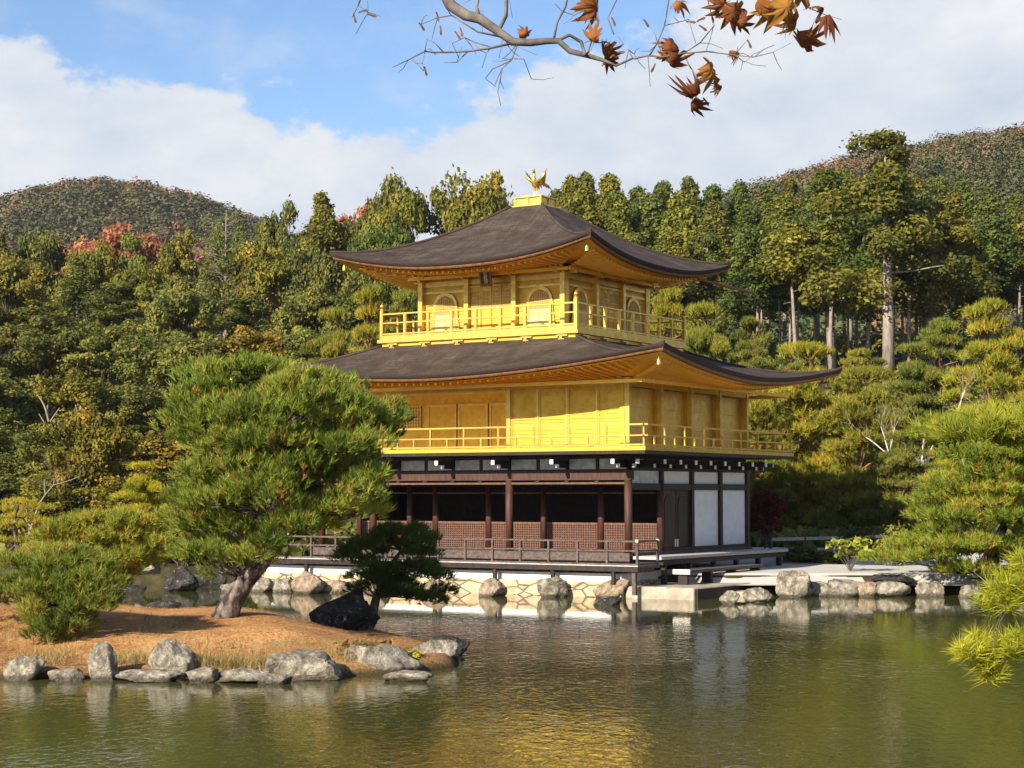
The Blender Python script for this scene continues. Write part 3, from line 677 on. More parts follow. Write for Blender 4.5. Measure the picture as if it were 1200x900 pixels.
for sd in range(4):
    n = [(0, -1, 0), (1, 0, 0), (0, 1, 0), (-1, 0, 0)][sd]; n = Vector(n); t = Vector((-n.y, n.x, 0)); c0 = Vector((CX, CY, 0))+n*h3
    W = lambda s, z, o=0: c0+t*s+n*o+Vector((0, 0, z))
    for s in (-h3, -.92, .92, h3):
        if abs(s) == h3 and sd % 2: continue
        p = W(s, 0, .05); MB().box((p.x-.085-.05*abs(n.x), p.y-.085-.05*abs(n.y), F3), (p.x+.085+.05*abs(n.x), p.y+.085+.05*abs(n.y), 10.22)).build('column', M['gold_bright'], pav)
    for z0, z1, o in ((9.95, 10.12, .05), (F3+.002, F3+.10, .045), (9.72, 9.80, .04)):
        mb = MB(); mb.prism([W(-h3+.086, z0, .0), W(h3-.086, z0, .0), W(h3-.086, z0, o), W(-h3+.086, z0, o)], (0, 0, z1-z0)); mb.build('tie_beam', M['gold_bright'], pav)
    g = MB()
    for sgn in (-1, 1):
        for k in range(1, 14): z = F3+.1+k*.115; g.bar(W(sgn*1.02, z, .004), W(sgn*2.66, z, .004), .01, .012)
    g.build('wall_battens', M['gold'], pav)
    # bell-shaped windows
    for sgn in (-1, 1):
        cx_ = sgn*1.84
        def bell(w, h, z0):
            L = [(-w*1.16, 0), (-w*1.02, h*.35), (-w*.98, h*.60), (-w*.90, h*.76), (-w*.66, h*.90), (-w*.30, h*.965), (0, h)]
            return [W(cx_+x, z0+z) for x, z in L]+[W(cx_-x, z0+z) for x, z in L[::-1][1:]]
        fr = MB(); fr.prism([p+n*.02 for p in bell(.50, 1.32, F3+.13)], n*.028); wnd = fr.build('bell_window', M['gold_bright'], pav)
        MB().prism([p+n*.0485 for p in bell(.42, 1.20, F3+.13)], n*.005).build('pane', M['gold_dark'], wnd)
        lo = MB()
        lo.prism([W(cx_-.42, F3+.14, .054), W(cx_+.42, F3+.14, .054), W(cx_+.37, F3+.70, .054), W(cx_-.37, F3+.70, .054)], n*.006); lo.build('lower_pane', M['gold_pane'], wnd)
        la = MB()
        for i in range(-4, 5):
            hh = 1.16*(1-(abs(i)/4.7)**2.6*.42); la.bar(W(cx_+i*.088, F3+.72, .058), W(cx_+i*.085, F3+.13+hh*.98, .058), .014, .014)
        for z in (F3+.72, F3+.88, F3+1.04): la.bar(W(cx_-.38, z, .066), W(cx_+.38, z, .066), .022, .012)
        la.bar(W(cx_, F3+.14, .066), W(cx_, F3+.72, .066), .03, .014); la.build('window_lattice', M['gold_bright'], wnd)
    # central folding doors
    for sgn, s0 in ((0, -.80), (1, -.40), (2, .0), (3, .40)):
        mb = MB(); mb.prism([W(s0+.01, F3+.11, .021), W(s0+.39, F3+.11, .021), W(s0+.39, F3+.11, .05), W(s0+.01, F3+.11, .05)], (0, 0, 1.42)); D = mb.build('door', M['gold'], pav)
        MB().prism([W(s0+.06, F3+.86, .0505), W(s0+.34, F3+.86, .0505), W(s0+.34, F3+.86, .054), W(s0+.06, F3+.86, .054)], (0, 0, .55)).build('pane', M['gold_dark'], D)
        g = MB()
        for i in range(6): s = s0+.06+.28*i/5; g.bar(W(s, F3+.86, .06), W(s, F3+1.41, .06), .013, .012)
        for i in range(6): g.bar(W(s0+.06, F3+.86+.11*i, .067), W(s0+.34, F3+.86+.11*i, .067), .012, .012)
        for z in (F3+.14, F3+.50, F3+.80): g.bar(W(s0+.02, z, .055), W(s0+.38, z, .055), .014, .05)
        for s in (s0+.025, s0+.375): g.bar(W(s, F3+.12, .0555), W(s, F3+1.5, .0555), .02, .02)
        g.build('door_lattice', M['gold_bright'], D)
    fr = MB(); [fr.bar(W(s, F3+.1, .06), W(s, 9.85, .06), .05, .05) for s in (-.84, .84)]; fr.bar(W(-.86, 9.87, .06), W(.86, 9.87, .06), .05, .06); fr.build('door_frame', M['gold_bright'], pav)
    for s in (-h3+.1, -.92, .0, .92, h3-.1):
        p = W(s, 10.16, 0); mb = MB()
        mb.bar(p, p+n*.42, .10, .09); mb.bar(p+n*.22-t*.26+Vector((0, 0, .08)), p+n*.22+t*.26+Vector((0, 0, .08)), .08, .06); mb.bar(p+n*.40-t*.2+Vector((0, 0, .1)), p+n*.40+t*.2+Vector((0, 0, .1)), .07, .06)
        for q in (-.2, 0, .2): mb.bar(p+n*.40+t*q+Vector((0, 0, .12)), p+n*.40+t*q+Vector((0, 0, .2)), .09, .09)
        mb.build('bracket', M['gold_bright'], pav)
r3, pt3 = roof('upper_roof', .62, .62, h3+2.18, h3+2.18, 12.80, 10.47, .60, 2.3, .36, .23, None)
soffit(pt3, h3+.02, h3+.02, 10.44, .23, h3+2.18, h3+2.18, r3, 40, 'upper')
# wind bells under the eave corners
for pt, al, zz in ((pt2, 1, -.42), (pt3, 1, -.40)):
    for sd in (0, 3, 2, 1):
        p = pt(sd, 1, 1, zz, .35); mb = MB(); mb.lathe((p[0], p[1], p[2]-.2), [(.085, 0), (.07, .03), (.062, .14), (.03, .2), (.008, .22), (.008, .34)], 10); mb.build('wind_bell', M['gold_bright'], pav, True)
# plaque on the south eave
PX = CX+.18
pq = MB(); pq.bar((PX, y3a-.62, 9.84), (PX, y3a-.70, 10.24), .34, .05); plq = pq.build('plaque', M['plaque'], pav)
fr = MB()
for s in (-.19, .19): fr.bar((PX+s, y3a-.63, 9.79), (PX+s, y3a-.72, 10.29), .05, .075)
for z, y in ((9.80, y3a-.632), (10.28, y3a-.718)): fr.bar((PX-.21, y, z), (PX+.21, y, z), .075, .05)
fr.build('plaque_frame', M['eave_wood'], plq)
for i, ch in enumerate('\u7a76\u7adf\u9802'):
    cu = bpy.data.curves.new('plaque_letter', 'FONT'); cu.body = ch; cu.size = .15; cu.extrude = .004; cu.align_x = 'CENTER'; cu.align_y = 'CENTER'; cu.materials.append(M['letters'])
    tmp = bpy.data.objects.new('tmp', cu); COL.objects.link(tmp); bpy.context.view_layer.update()
    me = bpy.data.meshes.new_from_object(tmp.evaluated_get(bpy.context.evaluated_depsgraph_get())); bpy.data.objects.remove(tmp)
    o = bpy.data.objects.new('plaque_letter', me); COL.objects.link(o); o.parent = plq
    f = .80-i*.30; o.location = (PX-CX, y3a-.62-.08*f-.034-CY, 9.84+.40*f); o.rotation_euler = (R(90+11), 0, 0)
# roof box and phoenix
bx = MB(); bx.box((CX-.60, CY-.60, 12.68), (CX+.60, CY+.60, 12.84)); bx.box((CX-.50, CY-.50, 12.842), (CX+.50, CY+.50, 13.10)); bx.box((CX-.56, CY-.56, 13.102), (CX+.56, CY+.56, 13.15)); bx.box((CX-.26, CY-.26, 13.152), (CX+.26, CY+.26, 13.22))
for s in (-.51, .51):
    for q in (-.51, 0, .51): bx.box((CX+s-.035, CY+q-.035, 12.843), (CX+s+.035, CY+q+.035, 13.099)); bx.box((CX+q-.034, CY+s-.034, 12.844), (CX+q+.034, CY+s+.034, 13.098))
bx.build('roof_pedestal', M['gold_bright'], pav)
def phoenix():
    b = (CX, CY, 13.22)
    # the bird faces the pond, wings raised, tail fanned out behind
    T = lambda x, y, z: (b[0]+x*.78, b[1]+y*.78, b[2]+z*.90)
    body = MB(); body.tube([T(0, .22, .44), T(0, .10, .42), T(0, -.04, .46), T(0, -.14, .56), T(0, -.17, .70), T(0, -.13, .82), T(0, -.16, .92), T(0, -.24, .93), T(0, -.31, .89)], [.03, .10, .125, .10, .06, .045, .05, .035, .004], 10)
    P = body.build('phoenix', M['gold_bright'], pav, True)
    cr = MB(); [cr.tube([T(0, -.15+q*.03, .95), T(0, -.13+q*.07, 1.06)], [.016, .004], 5) for q in (-1, 0, 1)]; cr.build('crest', M['gold_bright'], P)
    for s in (-1, 1):
        lg_ = MB(); lg_.tube([T(s*.06, 0, 0), T(s*.06, .02, .2), T(s*.055, -.02, .40)], [.026, .022, .045], 7)
        for k in (-1, 0, 1): lg_.tube([T(s*.06, 0, .015), T(s*.06+k*.05, -.10, .012)], [.018, .008], 5)
        lg_.build('leg', M['gold_bright'], P)
        w = MB()
        for k in range(7):
            a = k/6; root = Vector(T(s*.10, -.06+.16*a, .52)); tip = Vector(T(s*(.24+.30*(1-a)), .02+.42*a, 1.02-.46*a))
            mid = root.lerp(tip, .5)+Vector((s*.07, 0, -.03)); w.tube([root, mid, tip], [.035, .05, .008], 5)
        w.build('wing', M['gold_bright'], P, True)
    tl = MB()
    for k in range(-3, 4):
        tl.tube([T(.02*k, .2, .44), T(.06*k, .38, .58-.02*abs(k)), T(.10*k, .58, .56-.04*abs(k)), T(.13*k, .72, .44-.05*abs(k))], [.03, .045, .04, .006], 5)
    tl.build('tail', M['gold_bright'], P, True)
phoenix()
# bamboo-like rain spout sticking out under the upper eave
pA = at(818, 327, 63.0); pB = at(884, 343.5, 65.0)
sp = MB(); sp.tube([tuple(pA), tuple(pB)], .055, 8); sp.build('rain_spout', M['eave_wood'], pav)

# ------------------------------------------------------------------ landing stone, shore rocks
ls = MB(); ls.box((.62, -1.35, -.8), (2.85, 7.4, .34)); ls_o = ls.build('landing_slab', M['slab'], None, bevel=.03); tag(ls_o, 'pale flat stone landing beside the east side of the pavilion', 'landing stone'); eb = MB().box((2.853, -1.2, -.3), (2.90, 7.3, .30)); eb.build('edge_strip', M['dark_wood'], ls_o)  # thin dark strip along the slab's east face
lst = MB(); lst.box((2.91, .9, -.8), (3.40, 5.6, .15)); o = lst.build('stone_step', M['slab'], None, bevel=.03); tag(o, 'low stone step at water level against the landing', 'step')
def rock_mesh(seed, sx, sy, sz, peak=0, sub=4):
    import bmesh
    bm = bmesh.new(); bmesh.ops.create_icosphere(bm, subdivisions=sub, radius=1); rg = random.Random(seed)
    off = Vector((rg.uniform(0, 50), rg.uniform(0, 50), rg.uniform(0, 50)))
    cuts = [(Vector((rg.gauss(0, 1), rg.gauss(0, 1), rg.gauss(.2, .8))).normalized(), rg.uniform(.52, .84)) for _ in range(13)]
    for v in bm.verts:
        p = v.co.copy(); p = Vector([math.copysign(abs(c)**.8, c) for c in p])*.92
        for n, c in cuts:
            k = p.dot(n)-c
            if k > 0: p -= n*k*.92
        q = v.co*1.3+off
        p *= 1+.16*mnoise.noise(q)+.09*mnoise.noise(q*2.7)+.055*mnoise.noise(q*6.5)+.03*mnoise.noise(q*14)
        if peak and p.z > 0: s = 1-.55*min(1, p.z); p.x = p.x*s+peak*p.z; p.y *= s
        v.co = Vector((p.x*sx, p.y*sy, p.z*sz))
    me = bpy.data.meshes.new('rock'); bm.to_mesh(me); bm.free(); smooth(me); return me
def rock(px, pyb, w, h, z0, mat, label, seed, peak=0, depth=.8, sink=.35, sub=4, group=None, rz=None):
    """a boulder whose foot shows at (px, pyb), w by h pixels large"""
    p = ground(px, pyb, z0); d = toUD(p[0], p[1])[1]; m = d/FPX
    w *= 1.18 if w > 12 and pyb < 720 and pyb > 690 else .98; W, H = w*m, h*m; me = rock_mesh(seed, W/2*1.12, W/2*depth, H*.56, peak, sub); me.materials.append(M[mat])
    o = link('rock', me); q = UD(toUD(p[0], p[1])[0], d+W/2*depth*.55); o.location = (q[0], q[1], z0+H*.28); o.rotation_euler = (0, 0, (rz if rz is not None else YAW))
    return tag(o, label, 'rock', group)
for r_ in [
    (24, 797, 54, 40, 0, 'rock', 'squarish grey rock at the water, far left of the island edge', 1),
    (74, 798, 48, 20, 0, 'rock', 'low mossy rock under the shrubby pine at the island edge', 2),
    (118, 798, 40, 54, 0, 'rock', 'tall pale upright rock at the island edge beside the shrubby pine', 3, 0, .6),
    (172, 799, 84, 16, 0, 'rock', 'long flat kerb rock right of the tall pale upright rock', 4),
    (208, 786, 68, 46, .12, 'rock', 'slanting whitish boulder lying on the needle bed', 5, -.25, .7),
    (234, 800, 46, 24, 0, 'rock', 'small mossy rock below the slanting whitish boulder', 6),
    (282, 800, 104, 18, 0, 'rock', 'long low kerb rock left of the big pale boulder', 7),
    (322, 802, 44, 13, 0, 'rock', 'small flat rock awash in front of the big pale boulder', 8),
    (358, 798, 100, 46, 0, 'rock', 'big pale rounded boulder at the front of the island', 9),
    (440, 789, 102, 48, 0, 'rock', 'widest grey boulder with rusty fern at its foot', 10),
    (474, 799, 62, 20, 0, 'rock', 'low pointed rock awash below the widest boulder', 11, .2),
    (512, 776, 54, 32, 0, 'rock', 'white faced rock at the right tip of the island', 12),
    (524, 766, 58, 26, .05, 'rock_dark', 'dark capped rock behind the white faced rock at the island tip', 13),
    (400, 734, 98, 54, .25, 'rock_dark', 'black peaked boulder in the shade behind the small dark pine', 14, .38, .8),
    (208, 693, 36, 36, 0, 'rock_dark', 'dark ribbed rock on the far bank left of the leaning pine', 15, .1),
    (236, 688, 50, 34, 0, 'rock_dark', 'dark peaked rock beside a bare earth patch on the far bank', 16, .1),
    (118, 699, 46, 26, .9, 'rock', 'pale rounded rock half hidden behind the shrubby pine', 17),
    (170, 672, 34, 18, .5, 'rock', 'small whitish rock above the far bank at left', 18),
    (190, 713, 44, 13, 0, 'rock_dark', 'low dark rock awash behind the island', 19),
    (306, 694, 26, 20, 0, 'rock', 'grey bank rock left of the pavilion deck, leftmost of the pair', 20),
    (330, 694, 30, 24, 0, 'rock', 'grey bank rock just left of the tan deck footing rock', 21),
    (359, 696, 34, 34, 0, 'rock_tan', 'tall tan rock under the left end of the deck', 22),
    (395, 695, 40, 22, 0, 'rock_tan', 'low tan rock behind the small dark pine', 23),
    (438, 695, 34, 24, 0, 'rock_tan', 'tan footing rock seen through the small dark pine', 34),
    (510, 697, 30, 24, 0, 'rock_tan', 'tan footing rock just right of the small dark pine', 35),
    (577, 699, 32, 30, 0, 'rock_tan', 'brown pointed rock under the deck post left of the middle', 24, .1),
    (646, 700, 30, 36, 0, 'rock', 'grey upright rock carrying a deck post near the middle', 25),
    (718, 701, 44, 30, 0, 'rock_tan', 'orange tan rock under the right end of the deck', 26),
    (714, 712, 28, 18, -.05, 'rock_dark', 'dark wet rock in the water before the orange tan rock', 28),
    (855, 708, 22, 20, 0, 'rock', 'small white rock standing in water before the landing', 29),
    (889, 706, 28, 22, 0, 'rock', 'squared pale rock standing in water before the step', 30),
    (934, 700, 46, 40, 0, 'rock', 'tallest whitish boulder at the right end of the landing', 31),
    (962, 699, 34, 28, 0, 'rock', 'rounded bank boulder right of the tallest whitish one', 32),
    (988, 699, 42, 32, 0, 'rock', 'broad grey bank boulder below the sapling', 33),
    (1016, 699, 34, 25, 0, 'rock_tan', 'small brownish bank boulder right of the sapling', 36),
    (1044, 699, 46, 22, 0, 'rock', 'shaded bank boulder under the flat slab', 37),
    (1048, 684, 74, 11, .36, 'rock_dark', 'thin flat stone slab bridging the bank boulders', 38, 0, 1.2),
    (1092, 699, 30, 24, 0, 'rock', 'grey bank boulder below the spreading pine', 39),
    (1140, 700, 28, 18, 0, 'rock', 'small bank boulder at the foot of the spreading pine', 40),
    (270, 694, 30, 14, 0, 'rock', 'low grey bank rock behind the leaning pine trunk', 42),
    (150, 696, 30, 16, 0, 'rock_dark', 'low dark bank rock left of the ribbed rock', 43),
]: rock(*r_[:8], **dict(zip(('peak', 'depth'), r_[8:])))

# ------------------------------------------------------------------ trees
def crown_obj(parent, parts, mat, name='crown'):
    V, F, T = [], [], []; k = 0
    for v, f, t in parts: V.append(v); F.append(f+k); T.append(t); k += len(v)
    o = link(name, fast_mesh(name, np.concatenate(V), np.concatenate(F), np.concatenate(T), mat), parent); return o
def limb(mb, p, q, r0, r1, rg, sag=.15, n=6):
    p, q = Vector(p), Vector(q); L = (q-p).length; pts = []
    for i in range(4):
        t = i/3; m = p.lerp(q, t); m += Vector((rg.uniform(-1, 1), rg.uniform(-1, 1), rg.uniform(-.5, .8)))*L*.07*math.sin(t*math.pi); m.z += sag*L*math.sin(t*math.pi)*.3; pts.append(m)
    mb.tube(pts, [r0+(r1-r0)*i/3 for i in range(4)], n, False)
def make_template(kind, seed):
    """a tree of height about 1 unit = 1 m at its natural size, standing at the origin"""
    rng = np.random.default_rng(seed); rg = random.Random(seed); tr = MB()
    root = thing({'broad': 'broadleaf_tree', 'cypress': 'cypress_tree', 'pole': 'cypress_tree', 'cedar': 'cedar_tree', 'layer': 'pine_tree', 'shrub': 'shrub'}[kind], None, None)
    tm = 'trunk'
    if kind == 'broad':
        H, W = 10., 4.2; n = 70
        d = unit(rng.normal(size=(n, 3))); d[:, 2] = np.where(d[:, 2] < -.55, -d[:, 2], d[:, 2]); r = rng.uniform(.45, 1.0, (n, 1))**.6
        lump = np.minimum(1+.22*np.sin(d[:, :1]*5+seed)+.16*np.sin(d[:, 1:2]*6+2*seed), 1.16)
        C = d*r*lump*np.array((W-.7, W-.7, 3.7))+np.array((0, 0, 6.0)); rad = np.stack([rng.uniform(.5, 1.35, n)]*2+[rng.uniform(.35, .85, n)], -1)
        P, N = blob_points(rng, C, rad, 230); tint = np.repeat(np.clip(rng.normal(.46, .17, n), 0, 1), 230)+rng.normal(0, .11, n*230)
        cr = [leaf_quads(rng, P, N, .215, tint)]
        tr.tube([(0, 0, -.6), (.1, 0, 1.5), (.25, .1, 3.2), (.1, .2, 5.5)], [.26, .21, .17, .08], 8)
        for c in C[::4]: limb(tr, (.2, .1, rg.uniform(2.2, 4.5)), c, .085, .02, rg)
        mat = 'leaf'
    elif kind == 'cypress':
        H = 14.; n = 92; z = rng.uniform(.30, .985, n)**.9; prof = np.clip((1.02-z)*2.1, .03, 1)**.95*np.clip((z-.2)*5, .3, 1)
        a = rng.uniform(0, 2*math.pi, n); r = 2.15*prof*rng.uniform(.45, 1.05, n)*(1+.2*np.sin(3*a+seed))
        C = np.stack([r*np.cos(a), r*np.sin(a), z*H-.18*r], -1); s = rng.uniform(.45, .85, n)*(.55+.5*prof); rad = np.stack([s, s, s*1.05], -1)
        P, N = blob_points(rng, C, rad, 260, .35, .2); tint = np.repeat(np.clip(rng.normal(.48, .16, n), 0, 1), 260)+rng.normal(0, .11, n*260)
        cr = [leaf_quads(rng, P, N, .155, tint, 1.9)]
        tr.tube([(0, 0, -.8), (.05, 0, H*.3), (0, .05, H*.6), (0, 0, H*.97)], [.17, .14, .09, .02], 7); tm = 'trunk_pale'
        for c in C[::5]: limb(tr, (0, 0, c[2]-.2), c, .04, .012, rg, .05, 5)
        for k in range(7): zz = H*rg.uniform(.18, .34); aa = rg.uniform(0, 6.3); limb(tr, (0, 0, zz), (math.cos(aa)*.9, math.sin(aa)*.9, zz-.1), .03, .01, rg, 0, 4)
        mat = 'cypress'
    elif kind == 'pole':
        H = 14.; n = 46; lo = (.56, .62, .67)[seed % 3]; z = rng.uniform(lo, .985, n); prof = np.clip((1.04-z)*3.6, .08, 1)**.7*np.clip((z-lo+.06)*8, .35, 1)
        a = rng.uniform(0, 2*math.pi, n); r = 1.9*prof*rng.uniform(.4, 1.05, n)
        C = np.stack([r*np.cos(a), r*np.sin(a), z*H-.2*r], -1); s = rng.uniform(.45, .85, n)*(.6+.45*prof); rad = np.stack([s, s, s], -1)
        P, N = blob_points(rng, C, rad, 210); tint = np.repeat(np.clip(rng.normal(.46, .16, n), 0, 1), 210)+rng.normal(0, .11, n*210)
        cr = [leaf_quads(rng, P, N, .17, tint, 1.9)]
        tr.tube([(0, 0, -.8), (.1, 0, H*.3), (0, .1, H*.6), (0, 0, H*.97)], [.15, .125, .09, .02], 8); tm = 'trunk_pale'
        for c in C[::4]: limb(tr, (0, 0, c[2]-.3), c, .045, .012, rg, .05, 5)
        for k in range(6): zz = H*rg.uniform(.3, .58); aa = rg.uniform(0, 6.3); limb(tr, (0, 0, zz), (math.cos(aa)*.8, math.sin(aa)*.8, zz+rg.uniform(-.3, .2)), .03, .01, rg, 0, 4)
        mat = 'cypress'
    elif kind == 'cedar':
        H = 16.; n = 50 if seed == 31 else 52; z = rng.uniform(.34, .985, n); prof = np.clip((1.06-z)*1.9, .16, 1)**.7
        a = rng.uniform(0, 2*math.pi, n); r = 2.9*prof*rng.uniform(.3, 1.1, n)*(1+.3*np.sin(2*a+seed))
        C = np.stack([r*np.cos(a), r*np.sin(a), z*H], -1); s = rng.uniform(.5, 1.05, n)*(.6+.45*prof); rad = np.stack([s, s, s*.8], -1)
        P, N = blob_points(rng, C, rad, 330, .25); tint = np.repeat(np.clip(rng.normal(.46, .17, n), 0, 1), 330)+rng.normal(0, .10, n*330)
        cr = [leaf_quads(rng, P, N, .15, tint, 1.9)]
        tr.tube([(0, 0, -.8), (.1, 0, H*.3), (-.05, .1, H*.6), (0, 0, H*.96)], [.34, .27, .17, .03], 9); tm = 'trunk_pale'
        for c in C[::3]: limb(tr, (0, 0, c[2]-.3), c, .07, .02, rg, -.05, 5)
        mat = 'cypress'
    elif kind == 'layer':
        H = 8.; C, rx = [], []
        for lv in range(9):
            z = 1.3+lv*.78+rg.uniform(-.2, .2); rr = 3.4*(1-(lv/9.6)**2.1)*rg.uniform(.85, 1.1); m = max(3, int(9*rr/3))
            a0 = rg.uniform(0, 6)
            for q in range(m):
                a = a0+q*6.283/m+rg.uniform(-.3, .3); r = rr*rg.uniform(.55, 1.0) if q % 3 else rr*rg.uniform(.1, .5)
                C.append((r*math.cos(a), r*math.sin(a), z+rg.uniform(-.42, .42)-.05*r)); rx.append(rg.uniform(.85, 1.3)*(.7+.3*rr/3.4))
        C.append((0, 0, 8.0)); rx.append(.6)
        C, rx = np.array(C), np.array(rx); cr = [pad_tufts(rng, C, rx, rx*.36, 95, .31, .048, 10, np.array((0, 0, 4)), rng.normal(.47, .15, len(C)))]
        pts = [(0, 0, -.6)]+[(.35*math.sin(z*.9+seed), .3*math.cos(z*.7+seed), z) for z in np.linspace(.6, 7.6, 8)]
        tr.tube(pts, np.linspace(.22, .04, 9).tolist(), 8); tm = 'red_bark'
        for c in C: i = int(max(0, min(7, (c[2]-.9)))); limb(tr, pts[i+1], c, .06, .018, rg, .12, 5)
        mat = 'needle'
    elif kind == 'shrub':
        n = 16; d = unit(rng.normal(size=(n, 3))); d[:, 2] = abs(d[:, 2]); C = d*np.array((.8, .8, .6))*rng.uniform(.4, 1, (n, 1))+np.array((0, 0, .55)); rad = np.full((n, 3), .38)
        P, N = blob_points(rng, C, rad, 110); tint = np.repeat(np.clip(rng.normal(.45, .15, n), 0, 1), 110)+rng.normal(0, .1, n*110)
        cr = [leaf_quads(rng, P, N, .11, tint)]
        for c in C[::3]: limb(tr, (0, 0, -.2), c, .03, .01, rg, 0, 4)
        mat = 'leaf'
    tr.build('trunk' if kind != 'shrub' else 'stems', M[tm], root, True); c = crown_obj(root, cr, M[mat]); return root
def pad_tufts(rng, C, rx, rz, per, L, w, k, center, tint_pad, up=.55, spread=(.22, 1.0), old=.04):
    m = len(C); d = unit(rng.normal(size=(m, per, 3))); d[..., 2] = np.where(d[..., 2] < -.25, -d[..., 2], d[..., 2])
    r = rng.uniform(.25, 1.05, (m, per, 1))**.6
    S = np.stack([rx, rx, rz], -1)[:, None]; P = C[:, None]+d*r*S
    P[..., 2] -= (.18*rz[:, None])*((d[..., 0]**2+d[..., 1]**2)*r[..., 0]**2)
    out = unit(P-center); A = unit(d*.55+np.array((0, 0, up))+out*.45+rng.normal(size=P.shape)*.22)
    t = np.repeat(np.clip(tint_pad, 0, .84), per)+rng.normal(0, .13, m*per); t = np.where(rng.random(m*per) < old, rng.uniform(.93, 1, m*per), np.clip(t, 0, .86))
    return tuft_needles(rng, P.reshape(-1, 3), A.reshape(-1, 3), L, w, k, t, spread)
TPL = {k: [make_template(k, s) for s in ss] for k, ss in {'broad': (11, 12, 13, 14), 'cypress': (21, 22, 23), 'pole': (25, 26, 27), 'cedar': (31, 32, 33), 'layer': (41, 42, 43), 'shrub': (51, 52)}.items()}
NAT = {'broad': (10.0, 8.6), 'cypress': (14.0, 4.6), 'pole': (14.0, 4.4), 'cedar': (16.0, 6.2), 'layer': (8.4, 7.4), 'shrub': (1.3, 2.2)}
def copy_thing(root, first=False):
    r = root.copy(); COL.objects.link(r)
    for ch in list(root.children):
        c = ch.copy(); COL.objects.link(c); c.parent = r
    return r
ROWS = {}
def plant(kind, px, d, top=None, H=None, width=None, color=(1, 1, 1), label=None, group=None, rowkey=None, z=None, var=None, cat='tree'):
    """one tree d metres ahead in the direction px; top: how high in the picture frame its tip reaches"""
    global N_PLANT
    p = UD((px-600)/FPX*d, d); zg = gz(p) if z is None else z
    if top is not None: H = CAM[2]+(578.7-top)/FPX*d-zg
    H = max(H, .5); W = width/FPX*d if width else H*NAT[kind][1]/NAT[kind][0]
    N_PLANT += 1; idx = N_PLANT
    t = TPL[kind][rnd.randrange(len(TPL[kind])) if var is None else var]; rz = rnd.uniform(0, 6.28)
    if idx in SKIP: return None
    o = copy_thing(t); o.location = (p[0], p[1], zg-.05); o.rotation_euler = (0, 0, rz); o.scale = (W/NAT[kind][1], W/NAT[kind][1], H/NAT[kind][0]); o['idx'] = idx
    for c in o.children:
        if c.name.startswith('crown'): c.color = (*color, 1)
    tag(o, label, cat, group)
    if rowkey: ROWS.setdefault(rowkey, []).append((px, o))
    return o
N_PLANT = 0
SKIP = {1, 11, 26, 38, 47, 67, 68, 74, 89, 98, 108, 114, 123}   # wholly hidden behind other trees
def jig(c, a=.14):
    k = 1+rnd.uniform(-a, a); return tuple(max(.05, x*k*(1+rnd.uniform(-a, a)*.5)) for x in c)
GREEN = (1, 1, 1); DEEP = (.72, .85, .8); OLIVE = (1.2, 1.08, .8); BROWN = (1.25, 1.0, .7); YEL = (1.55, 1.3, .8)
# left slope, row behind row
def lrow(d, top, step, key, kinds, jy=14, a=-70, b=505):
    x = a+rnd.uniform(0, step*.5)
    while x < b:
        kind = rnd.choice(kinds); col = rnd.choice([GREEN, GREEN, DEEP, OLIVE, OLIVE, BROWN if kind == 'broad' else GREEN])
        plant(kind, x, d+rnd.uniform(-4, 4), top=top(x)+rnd.uniform(-jy, jy), width=step*rnd.uniform(1.15, 1.5)*(.8 if kind == 'cypress' else 1), color=jig(col), rowkey=key)
        x += step*rnd.uniform(.85, 1.15)
sky_l = lambda x: np.interp(x, [-100, 0, 60, 120, 200, 260, 330, 400, 470, 540, 620], [262, 268, 262, 280, 275, 246, 244, 236, 222, 208, 225])
lrow(172, lambda x: sky_l(x)+4, 58, 'skyline', ['broad', 'broad', 'cypress'], 8)
lrow(150, lambda x: sky_l(x)+40, 66, 'upper', ['broad', 'broad', 'cypress'])
lrow(131, lambda x: 338, 76, 'middle', ['broad', 'broad', 'broad', 'cedar'])
lrow(113, lambda x: 388, 84, 'lower', ['broad'])
lrow(98, lambda x: 436, 90, 'foot', ['broad'], 12, -60, 420)
lrow(86, lambda x: 490, 96, 'bank', ['broad'], 14, -60, 300)
lrow(77, lambda x: 556, 90, 'shore', ['broad'], 12, -60, 330)
# cypress plantation behind the roof and to the right
def crow(d, top, step, key, kinds, a, b, jy=9, cols=(GREEN, OLIVE, DEEP, GREEN), wk=1.9):
    x = a+rnd.uniform(0, step*.5)
    while x < b:
        kind = rnd.choice(kinds)
        plant(kind, x, d+rnd.uniform(-4, 4), top=top(x)+rnd.uniform(-jy, jy), width=step*rnd.uniform(.9, 1.15)*wk, color=jig(rnd.choice(cols)), rowkey=key)
        x += step*rnd.uniform(.88, 1.12)
sky_r = lambda x: np.interp(x, [500, 560, 640, 690, 760, 860, 900, 960, 1040, 1120, 1250], [215, 205, 226, 208, 216, 218, 222, 212, 200, 214, 232])
crow(168, lambda x: sky_r(x)-3, 30, 'plantation_skyline', ['cypress'], 640, 1260, 10, (GREEN, OLIVE, DEEP, GREEN), 2.2)
for px, d, top, w, kd, lab in [(552, 166, 197, 118, 'broad', 'tall broad crowned tree on the skyline just left of the phoenix'), (462, 166, 214, 96, 'broad', 'broad dark tree on the skyline above the left tip of the upper roof'), (376, 168, 226, 70, 'cypress', 'pointed dark conifer on the skyline left of the upper roof'), (606, 172, 228, 80, 'broad', 'low tree behind the top of the upper roof, left of the phoenix'), (670, 164, 205, 60, 'cypress', 'cypress on the skyline just right of the phoenix')]: plant(kd, px, d, top=top, width=w, color=jig(OLIVE, .08), label=lab, rowkey=None)
crow(152, lambda x: sky_r(x)+17, 40, 'plantation_second', ['cypress'], 640, 1260, 11)
crow(139, lambda x: sky_r(x)+50, 44, 'plantation_third', ['cypress', 'cypress', 'cedar'], 740, 880)
